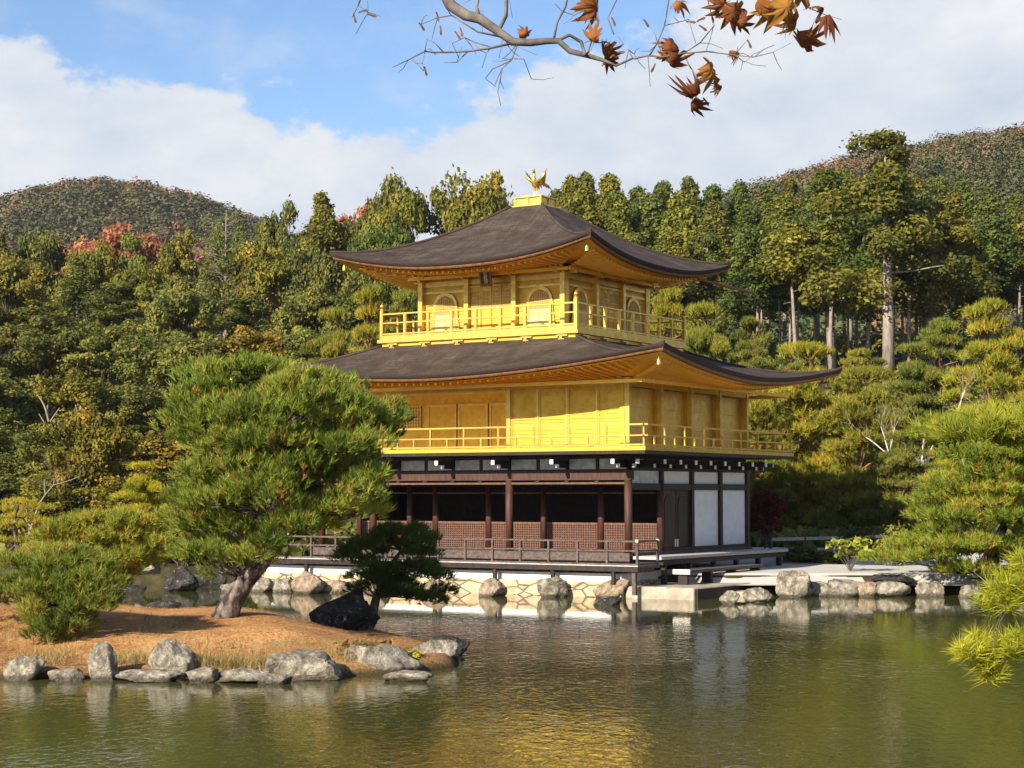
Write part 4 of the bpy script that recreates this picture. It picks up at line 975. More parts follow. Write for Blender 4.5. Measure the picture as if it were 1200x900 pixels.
crow(141, lambda x: sky_r(x)+44, 40, 'poles_back', ['pole'], 880, 1260, 9, (GREEN, OLIVE, DEEP), 1.6)
crow(134, lambda x: sky_r(x)+54, 21, 'poles_middle', ['pole'], 884, 1120, 9, (GREEN, DEEP), 2.4)
crow(127, lambda x: np.interp(x, [780, 860, 940, 1000, 1100, 1250], [290, 268, 244, 236, 250, 262]), 46, 'grove', ['pole'], 868, 1260, 16, (GREEN, OLIVE, YEL, DEEP), 1.7)
plant('cedar', 1041, 119, top=152, width=150, color=(1.15, 1.0, .75), label='tallest cedar with a straight pale trunk rising above the wood at right', var=0)
plant('cedar', 975, 129, top=198, width=120, color=(.85, .9, .75), label='dark clumpy cedar just left of the tallest cedar', var=1)
plant('cedar', 1092, 124, top=232, width=120, color=(1.2, 1.0, .7), label='brownish green cedar just right of the tallest cedar', var=2)
# middle ground pines
for px, d, top, w, col, lab in [
    (945, 80, 402, 150, YEL, 'layered yellow green pine right of the pavilion, its top below the cedar trunk'),
    (1012, 76, 430, 140, OLIVE, 'broad layered pine behind the rail fence, right of the pavilion'),
    (893, 78, 452, 110, OLIVE, 'layered pine pressed against the right side of the pavilion'),
    (1058, 72, 505, 110, GREEN, 'low dark pine beside the bare pale trunks'),
    (1163, 88, 350, 150, YEL, 'layered pine with reddish trunk high on the right bank'),
    (1105, 95, 372, 120, GREEN, 'bluish green pine left of the pine with reddish trunk'),
    (930, 97, 404, 100, GREEN, 'small green pine under the plantation trunks, right of the lower roof tip'),
    (1012, 99, 408, 110, OLIVE, 'olive pine at the foot of the tallest cedar trunk'),
    (1075, 93, 402, 100, GREEN, 'green pine just right of the tallest cedar trunk, behind the bare whitish trees'),
    (1245, 84, 380, 150, OLIVE, 'layered pine at the right end of the bank, partly cut off'),
    (826, 93, 356, 110, OLIVE, 'rounded layered pine beside the upper balcony, right of it'),
    (784, 100, 332, 90, YEL, 'small yellow green pine just behind the upper balcony corner'),
    (880, 101, 372, 90, GREEN, 'low green pine below the pale plantation trunks'),
    (436, 97, 334, 110, YEL, 'yellow green layered pine left of the upper balcony'),
    (392, 93, 362, 100, OLIVE, 'olive layered pine above the leaning pine, left of the pavilion'),
    (482, 104, 322, 100, GREEN, 'layered pine behind the left end of the upper balcony'),
    (168, 66, 541, 84, (1.9, 1.6, .75), 'small bright layered pine behind the left of the leaning pine'),
    (110, 74, 478, 110, BROWN, 'yellowing tree with a short grey trunk on the left bank'),
]: plant('layer' if 'yellowing' not in lab else 'broad', px, d, top=top, width=w, color=jig(col, .06), label=lab)
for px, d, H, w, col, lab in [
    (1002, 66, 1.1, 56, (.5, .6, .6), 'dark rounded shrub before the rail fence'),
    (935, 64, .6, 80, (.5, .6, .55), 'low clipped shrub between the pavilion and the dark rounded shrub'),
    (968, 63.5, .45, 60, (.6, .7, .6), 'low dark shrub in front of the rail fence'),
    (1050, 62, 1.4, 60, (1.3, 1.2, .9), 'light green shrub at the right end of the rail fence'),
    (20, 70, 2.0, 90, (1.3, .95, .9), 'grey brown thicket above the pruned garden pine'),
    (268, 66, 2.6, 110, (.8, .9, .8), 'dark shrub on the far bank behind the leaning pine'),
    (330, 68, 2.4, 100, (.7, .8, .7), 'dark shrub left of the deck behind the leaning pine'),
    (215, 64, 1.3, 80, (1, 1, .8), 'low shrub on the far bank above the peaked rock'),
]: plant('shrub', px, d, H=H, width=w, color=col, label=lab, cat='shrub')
o = plant('broad', 895, 66, H=2.5, width=52, color=(1, 1, 1), label='small crimson maple beside the right wall of the pavilion', var=1)
if o:
    for c in o.children:
        if c.name.startswith('crown'):
            c.data = c.data.copy(); c.data.materials[0] = m_leaf('crimson leaves', [(0, (.06, .008, .008)), (.6, (.14, .018, .014)), (1, (.20, .04, .02))])
# autumn maples on the left skyline
for i, (px, d, top, w, lab) in enumerate([(124, 178, 262, 140, 'glowing orange maple on the left skyline below the far hill'), (168, 176, 276, 100, 'smaller orange maple at the right foot of the glowing orange one'),
                          (297, 160, 290, 60, 'golden brown tree on the skyline right of the bare tree'), (418, 176, 250, 110, 'small orange treetop left of the upper roof')]):
    o = plant('broad', px, d, top=top, width=w, color=(1.1, 1, .9) if i != 2 else (.6, .75, .4), label=lab, var=i % 4)
    if o:
        for c in o.children:
            if c.name.startswith('crown'): c.data = c.data.copy(); c.data.materials[0] = M['maple_red']
WORDS = ['first', 'second', 'third', 'fourth', 'fifth', 'sixth', 'seventh', 'eighth', 'ninth', 'tenth', 'eleventh', 'twelfth', 'thirteenth', 'fourteenth', 'fifteenth', 'sixteenth', 'seventeenth', 'eighteenth', 'nineteenth', 'twentieth']+['twenty '+w for w in ('first', 'second', 'third', 'fourth', 'fifth', 'sixth', 'seventh', 'eighth', 'ninth')]
KINDW = {'broadleaf_tree': 'rounded broadleaf tree', 'cypress_tree': 'narrow cypress', 'cedar_tree': 'clumpy cedar', 'shrub': 'leafy thicket', 'pine_tree': 'pine'}
ROWW = {'skyline': 'along the left skyline', 'upper': 'just under the left skyline', 'middle': 'halfway up the left slope', 'lower': 'low on the left slope', 'foot': 'at the foot of the left slope', 'bank': 'on the left bank', 'shore': 'by the left shore',
        'plantation_skyline': 'on the skyline behind the upper roof', 'plantation_second': 'in the second plantation row', 'plantation_third': 'in the third plantation row', 'grove': 'in the front of the right grove', 'poles_middle': 'in the middle of the right grove', 'poles_back': 'in the row behind the right grove'}
def label_rows():
    for key, lst in ROWS.items():
        cnt = {}
        for px, o in sorted(lst, key=lambda t: t[0]):
            b = o.name.split('.')[0]; cnt[b] = cnt.get(b, 0)+1
            o['label'] = f"{KINDW[b]} {ROWW[key]}, {WORDS[cnt[b]-1]} of them from the left"; o['group'] = 'trees '+ROWW[key]
            if b == 'shrub': o['category'] = 'shrub'
label_rows()

# bare trees
def bare_tree(px, d, H, seed, label, mat='trunk_white', lean=0, spread=.5, depth=4, r0=.13, top=None, twigs=True):
    p = UD((px-600)/FPX*d, d); z = gz(p); 
    if top is not None: H = CAM[2]+(578.7-top)/FPX*d-z
    rg = random.Random(seed); root = thing('bare_tree', label, 'tree', (p[0], p[1], z)); t = MB(); tw = MB()
    def grow(a, dr, L, r, k):
        pts = [a]; q = a.copy(); v = dr.copy()
        for i in range(3):
            v = (v+Vector((rg.gauss(0, .13), rg.gauss(0, .13), rg.gauss(.04, .08)))).normalized(); q = q+v*L/3; pts.append(q)
        (t if k > 1 else tw).tube(pts, [r, r*.85, r*.7, r*.5], 7 if k > 1 else 4, False)
        if k == 0: return
        for i in range(rg.choice((2, 3, 3)) if k > 1 else 4):
            s = pts[rg.choice((1, 2, 3, 3))]; w = (v+Vector((rg.gauss(0, 1), rg.gauss(0, 1), rg.gauss(.1, .5))).normalized()*spread*1.3).normalized()
            grow(s, w, L*rg.uniform(.5, .75), r*.5, k-1)
    grow(Vector((p[0], p[1], z-.3)), Vector((lean*RV[0], lean*RV[1], 1)).normalized(), H*.5, r0, depth)
    t.build('trunk', M[mat], root, True); tw.build('twigs', M['trunk'] if mat != 'trunk_white' else M['trunk_pale'], root, True); return root
bare_tree(1088, 74, 5, 3, 'bare whitish tree with forked limbs behind the spreading pine', lean=-.25, top=432)
bare_tree(1112, 76, 5, 8, 'second bare whitish tree, right of the forked one', lean=-.05, top=452)
def sparse_tree(px, d, top, label):
    p = UD((px-600)/FPX*d, d); z = gz(p); H = CAM[2]+(578.7-top)/FPX*d-z; rg = random.Random(5); rng = np.random.default_rng(5)
    root = thing('sparse_tree', label, 'tree', (p[0], p[1], z)); t = MB(); V = lambda x, y, zz: Vector((p[0]+x, p[1]+y, z+zz)); ends = []
    t.tube([V(0, 0, -.4), V(.1, 0, H*.3), V(-.05, .1, H*.6), V(.05, 0, H)], [.26, .2, .12, .02], 8)
    for k in range(80):
        f = rg.uniform(.30, .97); a = rg.uniform(0, 6.28); L = H*(.08+.34*(1-f))*rg.uniform(.6, 1.1); s = V(0, 0, H*f); dr = Vector((math.cos(a), math.sin(a), rg.uniform(.1, .7))).normalized()
        m = s+dr*L*.5; e = s+dr*L+Vector((0, 0, L*.12)); t.tube([s, m, e], [.045*(1.1-f)+.012, .02, .007], 4, False)
        for j in range(5):
            q = s.lerp(e, rg.uniform(.3, 1)); g = q+(dr+Vector((rg.gauss(0, .6), rg.gauss(0, .6), rg.gauss(.1, .4)))).normalized()*L*.35; t.tube([q, g], [.012, .005], 3, False); ends += [q.lerp(g, u) for u in (.4, .7, 1)]
    t.build('trunk', M['trunk_pale'], root, True)
    E_ = np.array([list(e) for e in ends])-np.array((p[0], p[1], z)); E_ = np.repeat(E_, 2, 0)+rng.normal(0, .12, (len(E_)*2, 3)); o = crown_obj(root, [leaf_quads(rng, E_, rng.normal(size=E_.shape), .12, rng.uniform(.3, .8, len(E_)))], M['leaf'], 'leaves')
sparse_tree(262, 150, 244, 'tall sparse tree with a pale trunk and thin grey branches on the left skyline')
bare_tree(30, 68, 3, 9, 'leafless grey shrub tree above the pruned garden pine', 'trunk_pale', .1, .7, 4, .08, top=530)
bare_tree(70, 90, 4, 6, 'bleached dead trunk with a side limb on the left slope', 'trunk_white', .05, .7, 2, .20, top=452)

# needle pines modelled singly
def in_poly(x, y, Q):
    c = False
    for i in range(len(Q)):
        (x0, y0), (x1, y1) = Q[i], Q[(i+1) % len(Q)]
        if (y0 > y) != (y1 > y) and x < x0+(y-y0)/(y1-y0)*(x1-x0): c = not c
    return c
def outline_pine(name, label, outline, d, thick, n, prx, prz, per, L, w, k, trunk, tr_r, seed, mat='needle', bark='pine_bark', color=(1, 1, 1), group=None, tint=.48, tsd=.16, old=.05, up=.55, base=None, limb_r=.045, gap=1.0, pads=None, spread=(.22, 1.0)):
    """a pine whose crown fills a real volume: an outline d metres away with the given half-thickness"""
    rg = random.Random(seed); rng = np.random.default_rng(seed); m = d/FPX
    Q = [tuple(q) for q in outline]; xs = [q[0] for q in Q]; ys = [q[1] for q in Q]; cx, cy = sum(xs)/len(xs), (min(ys)+max(ys))/2; rx, ry = (max(xs)-min(xs))/2, (max(ys)-min(ys))/2
    C = []; tries = 0
    while len(C) < n and tries < 60000:
        tries += 1
        x, y = rg.uniform(min(xs), max(xs)), rg.uniform(min(ys), max(ys))
        if not in_poly(x, y, Q): continue
        e = max(0, 1-((x-cx)/rx)**2*.85-((y-cy)/ry)**2*.7)**.5; v = thick*e*(rg.choice((-1, 1))*rg.uniform(.3, 1)**.7 if rg.random() < .8 else rg.uniform(-.3, .3))
        c = at(x, y, d+v)
        if all(((c[0]-q[0])**2+(c[1]-q[1])**2)/(prx*gap)**2+(c[2]-q[2])**2/(prz*1.6*gap)**2 > .55 for q in C): C.append(c)
    if pads: C = [at(x, y, d+rg.uniform(-thick, thick)) for x, y in pads]
    C = np.array(C); n = len(C); rxs = prx*rng.uniform(.7, 1.25, n); rzs = prz*rng.uniform(.75, 1.3, n)
    T = [tuple(at(*q)) if len(q) == 3 else q for q in trunk]
    root = thing(name, label, 'tree', base if base is not None else T[0], 0, group)
    cen = C.mean(0)-np.array((0, 0, .8))
    tb = MB(); tb.tube(T, tr_r, 12)
    for c in C:
        j = min(range(1, len(T)), key=lambda i: (Vector(T[i])-Vector(c)).length+.8*max(0, T[i][2]-c[2])); limb(tb, T[j], c, limb_r, limb_r*.3, rg, .1, 5)
    tb.build('trunk', M[bark], root, True)
    o = crown_obj(root, [pad_tufts(rng, C-np.array(root.location), rxs, rzs, per, L, w, k, cen-np.array(root.location), rng.normal(tint, tsd, n), up, spread, old)], M[mat]); o.color = (*color, 1); return root
tb_ = on_island(268, 722); dT = toUD(tb_[0], tb_[1])[1]
outline_pine('pine_tree', 'big leaning pine with dense green needles on the island', [(206, 650), (203, 612), (220, 560), (212, 520), (222, 478), (220, 450), (242, 434), (275, 432), (302, 424), (348, 430), (378, 446), (405, 456), (425, 482), (470, 481), (462, 496), (436, 520), (452, 548), (438, 585), (424, 606), (395, 606), (365, 624), (340, 636), (298, 656), (262, 674), (230, 668)],
             dT, 2.2, 170, .50, .25, 46, .185, .022, 20, [(262, 728, dT), (272, 705, dT), (288, 680, dT), (310, 655, dT-.1), (322, 610, dT-.2), (318, 560, dT), (330, 500, dT+.1), (318, 440, dT)], [.28, .215, .19, .175, .155, .12, .09, .04], 101, tint=.52, color=(.98, 1.12, .95), old=.06, up=.9, limb_r=.034, gap=1.12, spread=(.18, .85))
outline_pine('pine_tree', 'shrubby low pine over the rocks at the left of the island', [(-30, 690), (-5, 668), (18, 655), (50, 660), (70, 640), (110, 655), (140, 692), (128, 708), (104, 712), (112, 738), (104, 758), (75, 764), (50, 748), (38, 716), (20, 704), (-20, 708)],
             33.2, 1.0, 60, .33, .15, 40, .165, .017, 18, [(88, 790, 33.4), (86, 750, 33.4), (78, 710, 33.3), (70, 660, 33.2)], [.10, .09, .07, .03], 102, tint=.50, color=(1.0, 1.05, .95), up=.8, old=.02, limb_r=.02, gap=1.15)
outline_pine('pine_tree', 'bright green pine behind the shrubby one, left of the leaning pine', [(34, 650), (58, 630), (95, 612), (140, 606), (180, 612), (192, 640), (180, 662), (150, 680), (110, 680), (70, 674)],
             41.5, 1.2, 60, .44, .19, 44, .18, .021, 18, [(140, 716, 41.6), (132, 690, 41.6), (125, 650, 41.5), (120, 620, 41.5)], [.12, .10, .07, .03], 103, tint=.62, color=(1.3, 1.25, .95), up=.8, old=.03, limb_r=.025, gap=1.12)
tk = on_island(432, 737); dK = toUD(tk[0], tk[1])[1]
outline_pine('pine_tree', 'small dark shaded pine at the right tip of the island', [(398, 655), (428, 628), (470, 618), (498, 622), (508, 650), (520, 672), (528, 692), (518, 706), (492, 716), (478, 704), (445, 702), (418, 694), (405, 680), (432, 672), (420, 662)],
             dK, .8, 52, .32, .14, 55, .13, .013, 16, [(430, 742, dK), (436, 722, dK), (441, 700, dK), (452, 672, dK), (470, 645, dK)], [.13, .11, .09, .07, .03], 104, tint=.25, tsd=.1, color=(.55, .72, .75), up=.5, old=0, limb_r=.025, bark='trunk')  # needles darkened and cooled: the big pine's shade put into their colour
outline_pine('pine_tree', 'spreading bright pine overhanging the right bank of the pond', [(1040, 656), (1056, 640), (1086, 622), (1072, 600), (1100, 582), (1098, 562), (1124, 545), (1124, 526), (1150, 510), (1185, 502), (1330, 490), (1350, 680), (1200, 680), (1150, 676), (1115, 670), (1090, 660), (1066, 664)],
             56, 2.8, 125, .90, .24, 84, .24, .028, 16, [(1125, 702, 56.6), (1135, 680, 56.6), (1160, 650, 56.5), (1180, 610, 56.3), (1195, 560, 56.2), (1200, 510, 56)], [.20, .17, .15, .13, .10, .04], 105, tint=.52, tsd=.16, color=(1.16, 1.22, .85), up=.85, old=.05, gap=1.1)
outline_pine('pine_tree', 'long needled golden green bough in front of the spreading pine at right', [(1080, 512), (1108, 500), (1150, 492), (1200, 484), (1290, 470), (1320, 540), (1210, 528), (1160, 520), (1110, 528)],
             24, .9, 60, .26, .12, 30, .165, .013, 22, [(1500, 800, 24.4), (1470, 700, 24.4), (1440, 600, 24.3), (1330, 545, 24.2), (1230, 512, 24.1), (1170, 508, 24)], [.2, .17, .13, .08, .04, .02], 106, mat='needle_yellow', tint=.42, up=.6, color=(.85, .98, .85), old=.0, limb_r=.012)
outline_pine('pine_tree', 'nearest yellow pine bough with long needles at the right over the water', [(1122, 766), (1140, 752), (1180, 752), (1215, 735), (1150, 720), (1152, 700), (1170, 685), (1182, 668), (1215, 655), (1290, 650), (1290, 800), (1200, 785), (1170, 798), (1150, 785)],
             10.2, .16, 0, .065, .04, 11, .10, .0052, 36, [(1640, 860, 10.6), (1560, 700, 10.5), (1400, 745, 10.4), (1290, 752, 10.3), (1220, 765, 10.2), (1165, 772, 10.2)], [.07, .06, .04, .02, .012, .006], 107, mat='needle_yellow', tint=.62, tsd=.2, up=.3, old=.0, limb_r=.004, bark='trunk', color=(.98, 1.1, .8), spread=(.3, 1.45),
             pads=[(1136, 770), (1150, 760), (1164, 771), (1176, 758), (1158, 782), (1188, 770), (1200, 757), (1212, 768), (1230, 760), (1250, 752), (1164, 797), (1158, 714), (1170, 703), (1182, 713), (1194, 704), (1172, 692), (1190, 690), (1206, 698), (1222, 706), (1240, 712), (1196, 668), (1212, 660), (1218, 680), (1234, 668), (1250, 690)])
# pruned garden pine: flat tiers
def tiered_pine():
    d = 65.; z = gz(UD((20-600)/FPX*d, d)); p = UD((20-600)/FPX*d, d); root = thing('pine_tree', 'pruned garden pine with flat yellow tiers at the far left bank', 'tree', (p[0], p[1], z)); rng = np.random.default_rng(9); rg = random.Random(9)
    C = np.array([at(x, y, d+v) for x, y, v in [(22, 590, 0), (2, 598, .4), (45, 596, -.2), (24, 606, .3), (-8, 612, 0), (48, 612, .2), (10, 617, -.4), (38, 634, 0), (10, 636, .2), (56, 630, -.2), (-6, 634, 0), (20, 652, .2), (-4, 655, 0), (40, 655, -.3)]])
    rx = rng.uniform(.5, .7, len(C)); tb = MB(); T = [(p[0], p[1], z-.3), tuple(at(20, 640, d)), tuple(at(16, 615, d)), tuple(at(22, 592, d))]; tb.tube(T, [.1, .085, .06, .03], 8)
    for c in C: limb(tb, T[1 if c[2] < T[2][2] else 2], c, .035, .012, rg, .1, 5)
    tb.build('trunk', M['pine_bark'], root, True); o = crown_obj(root, [pad_tufts(rng, C-np.array(root.location), rx, rx*.22, 90, .13, .016, 12, np.array((0, 0, 0)), rng.normal(.5, .14, len(C)), .9, old=0)], M['needle_yellow']); o.color = (1.1, 1.05, .8, 1)
tiered_pine()
# sapling on the gravel, ferns on the island rocks
def small_plant(name, label, cat, p, H, W, n, size, mat, seed, col=(1, 1, 1), up=.2):
    rng = np.random.default_rng(seed); rg = random.Random(seed); root = thing(name, label, cat, tuple(p)); tb = MB(); P, N = [], []
    for i in range(n):
        a = rg.uniform(0, 6.28); r = W/2*rg.uniform(.2, 1); e = np.array((p[0]+r*math.cos(a), p[1]+r*math.sin(a), p[2]+H*rg.uniform(.45, 1))); limb(tb, p, e, .012, .005, rg, .1, 4)
        for k in range(9): P.append(e-np.array(p)+np.array([rg.gauss(0, W*.09), rg.gauss(0, W*.09), rg.gauss(0, H*.07)])); N.append((rg.gauss(0, .4), rg.gauss(0, .4), up+.6))
    tb.build('stems', M['trunk'], root); P, N = np.array(P), np.array(N); o = crown_obj(root, [leaf_quads(rng, P, N, size, rng.uniform(.2, .84 if mat == 'needle' else 1, len(P)), 1.9)], M[mat], 'leaves'); o.color = (*col, 1)
q = UD((995-600)/FPX*58, 58); small_plant('sapling', 'pale green sapling growing on the gravel behind the bank boulders', 'plant', (q[0], q[1], gz(q)+.05), 1.0, 1.5, 16, .15, 'needle', 61, (1.3, 1.3, 1.2))
q = ground(432, 779, .10); small_plant('fern', 'rusty brown fern draped at the foot of the widest boulder', 'fern', tuple(q), .34, 1.0, 26, .10, 'fern', 62)
q = ground(482, 782, .02); small_plant('fern', 'small yellow green fern between the boulders at the island tip', 'fern', tuple(q), .26, .45, 12, .09, 'needle_yellow', 63)
# rail fence behind the gravel
fe = thing('rail_fence', 'sunlit two rail timber fence behind the gravel at right', 'fence', tuple(UD((980-600)/FPX*67, 67))+(gz(UD((980-600)/FPX*67, 67)),))
FP = [UD((px-600)/FPX*dd, dd) for px, dd in ((902, 66), (942, 66.3), (982, 66.6), (1022, 67), (1064, 67.4))]
fm = MB()
for a, b in zip(FP, FP[1:]):
    for hh in (.22, .66): fm.bar((a[0], a[1], gz(a)+hh), (b[0], b[1], gz(b)+hh), .10, .11)
fm.build('rails', M['pale_wood'], fe)  # rails paler than the posts: sunlight put into their colour
for a in FP: MB().box((a[0]-.06, a[1]-.06, gz(a)-.3), (a[0]+.06, a[1]+.06, gz(a)+.75)).build('post', M['grey_wood'], fe)

# ground cover over the slopes, and the woods of the hills
def cover():
    rng = np.random.default_rng(77); n = 5200; d = rng.uniform(64, 185, n); px = rng.uniform(-80, 1290, n); u = (px-600)/FPX*d
    x = CAM[0]+u*RV[0]+d*FV[0]; y = CAM[1]+u*RV[1]+d*FV[1]
    k = ~((x > -14) & (x < 6) & (y > -2) & (y < 13)) & ~((u > 5) & (u < 27) & (d < 71)) & ~((u > 14) & (d > 120) & (d < 150)) & (d > np.interp(u, _sx, _sy)+1.5); u, d, x, y = u[k], d[k], x[k], y[k]
    C = np.stack([x, y, ground_h(u, d)+.35], -1); s = rng.uniform(.6, 1.2, len(C))*np.clip(d/95, .6, 1.3); P, N = blob_points(rng, C, np.stack([s, s, s*.6], -1), 34)
    t = np.repeat(np.clip(rng.normal(.42, .2, len(C)), 0, 1), 34)+rng.normal(0, .1, len(P)); v, f, t = leaf_quads(rng, P, N, .30, t)
    o = link('undergrowth', fast_mesh('undergrowth', v, f, t, M['leaf'])); tag(o, 'low dark undergrowth covering the wooded slopes', 'undergrowth', kind='stuff')
cover()
def hill(name, label, u0, u1, d0, d1, n, r0, r1, leaf, per, seed, redf, base=.40):
    rng = np.random.default_rng(seed); u = rng.uniform(u0, u1, n); d = rng.uniform(d0, d1, n); x = CAM[0]+u*RV[0]+d*FV[0]; y = CAM[1]+u*RV[1]+d*FV[1]
    s = rng.uniform(r0, r1, n); C = np.stack([x, y, ground_h(u, d)+s*.7], -1); P, N = blob_points(rng, C, np.stack([s, s, s*1.1], -1), per, .1, 0)
    patch = np.array([mnoise.noise(Vector((a*redf, b*redf, seed))) for a, b in zip(u, d)])
    tr = np.clip(base+patch*.75+rng.normal(0, .15, n), 0, 1); t = np.repeat(tr, per)+rng.normal(0, .03, n*per); v, f, t = leaf_quads(rng, P, N, leaf, t, 1.3, .22)
    o = link(name, fast_mesh(name, v, f, t, M['hill_leaf'])); tag(o, label, 'woods', kind='stuff'); return o
hill('hill_woods', 'grey brown woods covering the far round hill at left', -330, -40, 540, 740, 2600, 2.8, 5.2, .95, 190, 5, .010, .54).color = (.92, .86, .74, 1)
hill('hill_woods', 'green and russet woods covering the hill at right', 0, 190, 260, 450, 2900, 1.7, 3.5, .50, 200, 6, .018, .40).color = (.92, .92, .78, 1)
hill('hill_woods', 'green woods between the slope and the hills', -130, 130, 186, 262, 2200, 1.6, 3.0, .45, 80, 8, .03).color = (.8, 1, .75, 1)

# ------------------------------------------------------------------ maple branch overhead
def maple():
    D = 2.9; root = thing('maple_branch', 'nearly bare maple branch with a few dangling russet leaves overhead', 'branch', tuple(at(470, -330, D+.5)))
    rg = random.Random(4); A = lambda x, y, dv=0: tuple(at(x, y, D+dv))
    tb = MB(); px = D/FPX
    tb.tube([A(430, -520, .9), A(470, -330, .5), A(500, -110, .1), A(519, -14), A(528, 6), A(546, 18), A(562, 22), A(580, 34), A(601, 49), A(622, 50), A(640, 48), A(655, 48), A(668, 60), A(688, 65), A(705, 70), A(722, 77), A(742, 68)],
            [26*px, 19*px, 12*px, 8*px, 7.2*px, 6.6*px, 6*px, 5.4*px, 4.9*px, 4.4*px, 4*px, 3.6*px, 3.4*px, 3.1*px, 2.4*px, 1.6*px, 1.2*px], 10)
    tb.build('limb', M['branch_bark'], root, True)
    tw = MB()
    def twig(pts, r0=1.6, r1=.5):
        P = [A(x+rg.uniform(-1, 1), y+rg.uniform(-1, 1), .012*i*rg.uniform(-1, 1)) for i, (x, y) in enumerate(pts)]; n = len(P); tw.tube(P, [px*(r0+(r1-r0)*i/max(1, n-1)) for i in range(n)], 5)
    for pts, a, b in [
        ([(655, 48), (668, 42), (680, 48), (686, 64)], 2.2, 2), ([(585, 36), (592, 18), (593, -4), (596, -40)], 2.6, 2.2), ([(562, 22), (558, 8), (562, -8)], 2.2, 1.6),
        ([(648, 47), (652, 26), (662, 8), (668, -20)], 1.6, 1.1), ([(600, 50), (575, 56), (548, 60), (520, 62), (498, 60), (478, 70), (460, 78)], 1.8, .5), ([(590, 44), (560, 38), (530, 18), (512, 20), (492, 28)], 1.4, .4),
        ([(548, 60), (536, 72), (520, 74)], .9, .4), ([(520, 62), (508, 50), (500, 46)], .8, .4), ([(498, 60), (494, 74), (498, 84)], .8, .4), ([(575, 56), (556, 50), (545, 44), (530, 50)], .9, .4),
        ([(606, 54), (600, 70), (588, 80), (584, 108)], 1.3, .4), ([(600, 70), (578, 80), (568, 92)], .9, .4), ([(602, 68), (614, 70), (622, 92)], .9, .4), ([(588, 80), (586, 95), (590, 104)], .8, .4),
        ([(742, 68), (758, 64), (778, 66), (800, 62), (830, 60), (862, 64), (884, 66), (905, 62), (926, 50)], 1.4, .4), ([(800, 62), (808, 76), (818, 92), (812, 118)], 1.0, .5), ([(884, 66), (894, 58), (908, 52)], .7, .4), ([(862, 64), (870, 72), (868, 82)], .7, .4),
        ([(742, 68), (736, 58), (742, 64)], .8, .5), ([(762, 65), (770, 50), (778, 30), (782, 10), (786, -20)], 1.1, .8), ([(778, 30), (795, 26), (808, 22)], .8, .5), ([(800, 62), (820, 50), (836, 30), (830, 0), (824, -14)], .9, .5), ([(838, 20), (850, 4), (856, -20)], 1.0, .8),
        ([(905, -20), (912, 2), (925, 12)], 1.2, .7), ([(940, -20), (948, 8), (960, 14)], 1.0, .6), ([(720, 40), (712, 20), (722, 0), (718, -20)], .9, .7), ([(688, 62), (694, 46), (700, 30), (700, -14)], 1.2, .9), ([(690, 10), (672, 18), (660, 14), (650, 4)], .8, .5), ([(412, 20), (420, 6), (424, -14)], .7, .5), ([(420, 6), (430, 14), (436, 18)], .5, .4)]: twig(pts, a, b)
    tips = [v for v in tw.v[::5]]
    for k in range(70):                                  # fine side twigs
        s = Vector(rg.choice(tips)); a = rg.uniform(0, 6.28); e = s+Vector(_r3)*math.cos(a)*.02*rg.uniform(.6, 2)+Vector(_u3)*(math.sin(a)*.02-.006)*rg.uniform(.6, 2)+Vector(_f3)*rg.gauss(0, .012); m_ = s.lerp(e, .5)+Vector((0, 0, rg.gauss(0, .003))); tw.tube([s, m_, e], [px*.55, px*.45, px*.3], 4)
    tw.build('twigs', M['branch_bark'], root, True)
    def leaf(x, y, size, ang, tint, curl, seed, tilt=.5, sx=1.0, dv=0):
        rl = random.Random(seed); lob = [(-150, .42), (-118, .66), (-80, .86), (-40, .97), (0, 1.06), (40, .97), (80, .86), (118, .66), (150, .42)]
        out = []
        for i, (a, r) in enumerate(lob):
            a = math.radians(a+rl.uniform(-5, 5)); r *= rl.uniform(.85, 1.1); out.append((math.cos(a)*r, math.sin(a)*r))
            if i < len(lob)-1:
                for f, rr in ((.24, .66), (.5, .42), (.76, .66)):
                    b = math.radians(lob[i][0]*(1-f)+lob[i+1][0]*f); q = rr*(.7+.3*r) if f != .5 else rr; out.append((math.cos(b)*q, math.sin(b)*q))
        n = len(out); pts2 = [(0, 0)]+[(u*.5, v*.5) for u, v in out]+out; V = []
        ax, ay = rl.uniform(-1, 1), rl.uniform(-1, 1); S = size*px*.5
        rot = Matrix.Rotation(math.radians(ang), 3, 'Z') @ Matrix.Rotation(tilt+rl.uniform(-.4, .5), 3, 'Y') @ Matrix.Rotation(rl.uniform(-1.1, 1.1), 3, 'X')
        for u, v in pts2:
            r2 = u*u+v*v; w = -curl*1.0*r2+.34*mnoise.noise(Vector((u*2.4+seed, v*2.4, 0)))-curl*.9*abs(v)**1.3
            V.append(rot @ Vector((u*S, v*S*sx*(1-.28*curl*abs(v)), w*S)))
        F = [(0, i+1, (i+1) % n+1) for i in range(n)]; F2 = [(i+1, n+i+1, n+(i+1) % n+1) for i in range(n)]+[(i+1, n+(i+1) % n+1, (i+1) % n+1) for i in range(n)]
        o3 = np.array([list(_r3*v[0]+_u3*v[1]-_f3*v[2]) for v in V]); c = at(x, y, D+dv)-np.array(root.location)
        ob = link('leaf', fast_mesh('leaf', o3+c, np.array(F+F2), np.clip(tint+np.random.default_rng(seed).normal(0, .06, len(V)), 0, 1), M['maple_leaf'], True), root)
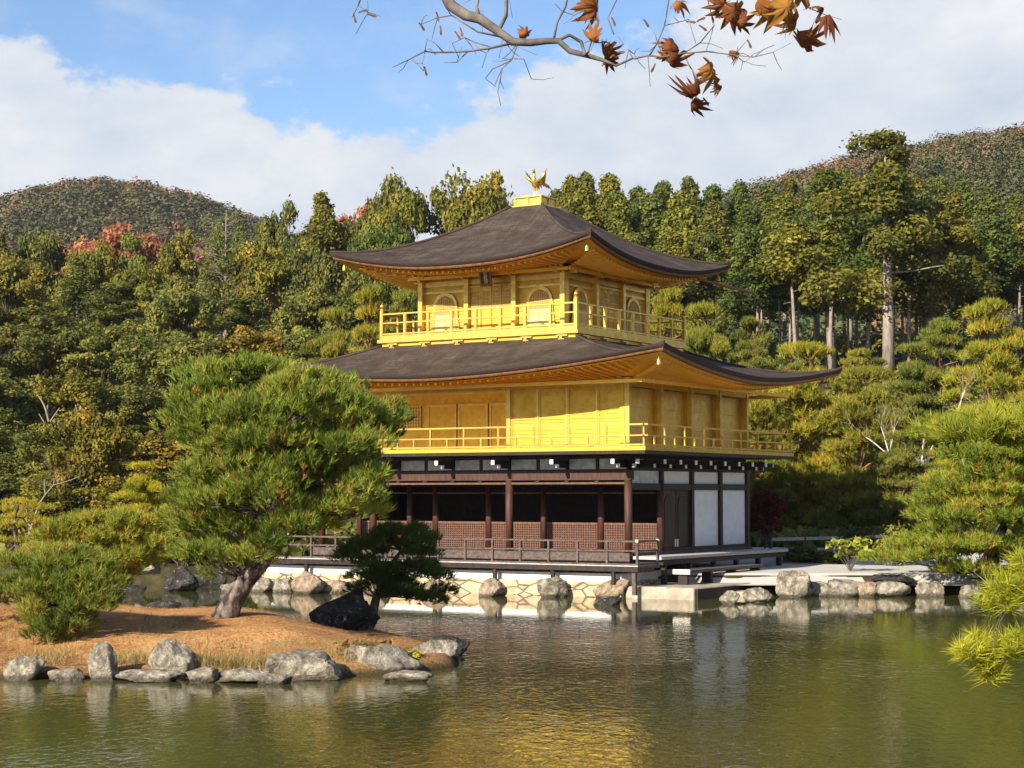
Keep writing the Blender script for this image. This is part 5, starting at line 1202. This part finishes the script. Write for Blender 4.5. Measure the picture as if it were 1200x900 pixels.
    for i, a in enumerate([(699, 8, 62, -95, .55, .5), (692, 4, 40, -70, .5, .7), (694, 45, 44, 160, .55, .9), (706, 62, 46, -70, .45, 1.0), (712, 70, 36, -110, .25, 1.1), (716, 52, 28, -20, .3, .8),
                           (615, 40, 30, 20, .5, 1.3), (788, 54, 42, 60, .3, 1.0), (785, 72, 48, -85, .2, 1.0), (795, 60, 40, -20, .3, 1.1), (781, 66, 34, 200, .35, .9), (793, 3, 34, 40, .7, 1.1), (833, 82, 56, -45, .75, .45), (843, 100, 30, -40, .6, .6),
                           (816, 112, 54, -95, .2, 1.2), (812, 122, 40, -120, .12, 1.2), (858, 14, 60, -80, .42, .7), (848, 6, 46, -120, .5, .7), (866, 26, 44, -60, .3, .9), (905, 12, 62, -90, .86, .4), (922, 8, 66, -80, .9, .4), (934, 24, 56, -70, .7, .6),
                           (944, 48, 62, -66, .42, .6), (968, 18, 46, -10, .22, .8), (962, 8, 40, 40, .2, .9), (864, 61, 24, 20, .45, 1.3), (858, 60, 20, 160, .4, 1.3), (890, 4, 44, -110, .6, .6), (940, -8, 60, -60, .8, .5)]): leaf(*a, seed=900+i, dv=.03*math.sin(i*2.1))
    sd = 0
    for x, y, an in [(725, 62, 0), (718, 66, 30), (808, 26, -10), (820, 24, 20), (822, 32, -40), (718, 24, -70), (834, 20, -80), (877, 50, -70), (415, 20, -80), (424, 14, 10), (434, 18, -20), (512, 18, -80), (516, 34, -90), (535, 40, -60), (498, 82, -80), (493, 30, -60), (540, 36, -80), (766, 78, -120), (826, 118, -60), (836, 108, 0), (756, 26, -60), (690, 2, -40)]:
        sd += 1; a = math.radians(an); c = np.array(at(x, y, D)); u = _r3*math.cos(a)+_u3*math.sin(a); v = -_r3*math.sin(a)+_u3*math.cos(a); L = 10*px
        mb = MB(); pts = [c-u*L*.45, c-u*L*.3+v*L*.10, c+v*L*.16, c+u*L*.55+v*L*.24, c+u*L*.8+v*L*.1, c+u*L*.6-v*L*.08, c-v*L*.04, c-u*L*.35-v*L*.10]
        mb.prism([tuple(q) for q in pts], tuple(-_f3*.0012)); mb.build('seed_wing', M['seed'], root)
M['seed'] = m_simple('dry seed wings', (.05, .03, .022), (.16, .085, .05), 60, .8, bump=0)
maple()
# the templates themselves are not part of the place
for lst in TPL.values():
    for r in lst:
        for c in list(r.children): bpy.data.objects.remove(c)
        bpy.data.objects.remove(r)
# the air between here and the hills
def haze():
    m = bpy.data.materials.new('haze'); m.use_nodes = True; n = m.node_tree.nodes; n.remove(n['Principled BSDF'])
    v = n.new('ShaderNodeVolumePrincipled'); v.inputs['Color'].default_value = (.88, .92, 1, 1); v.inputs['Density'].default_value = .00009; v.inputs['Anisotropy'].default_value = .3
    m.node_tree.links.new(v.outputs[0], n['Material Output'].inputs['Volume'])
    o = MB().box((-3600, -3600, -2.4), (3600, 3600, 150)).build('haze', m); tag(o, 'thin bluish air over the far wooded hills', 'haze', kind='stuff')
haze()
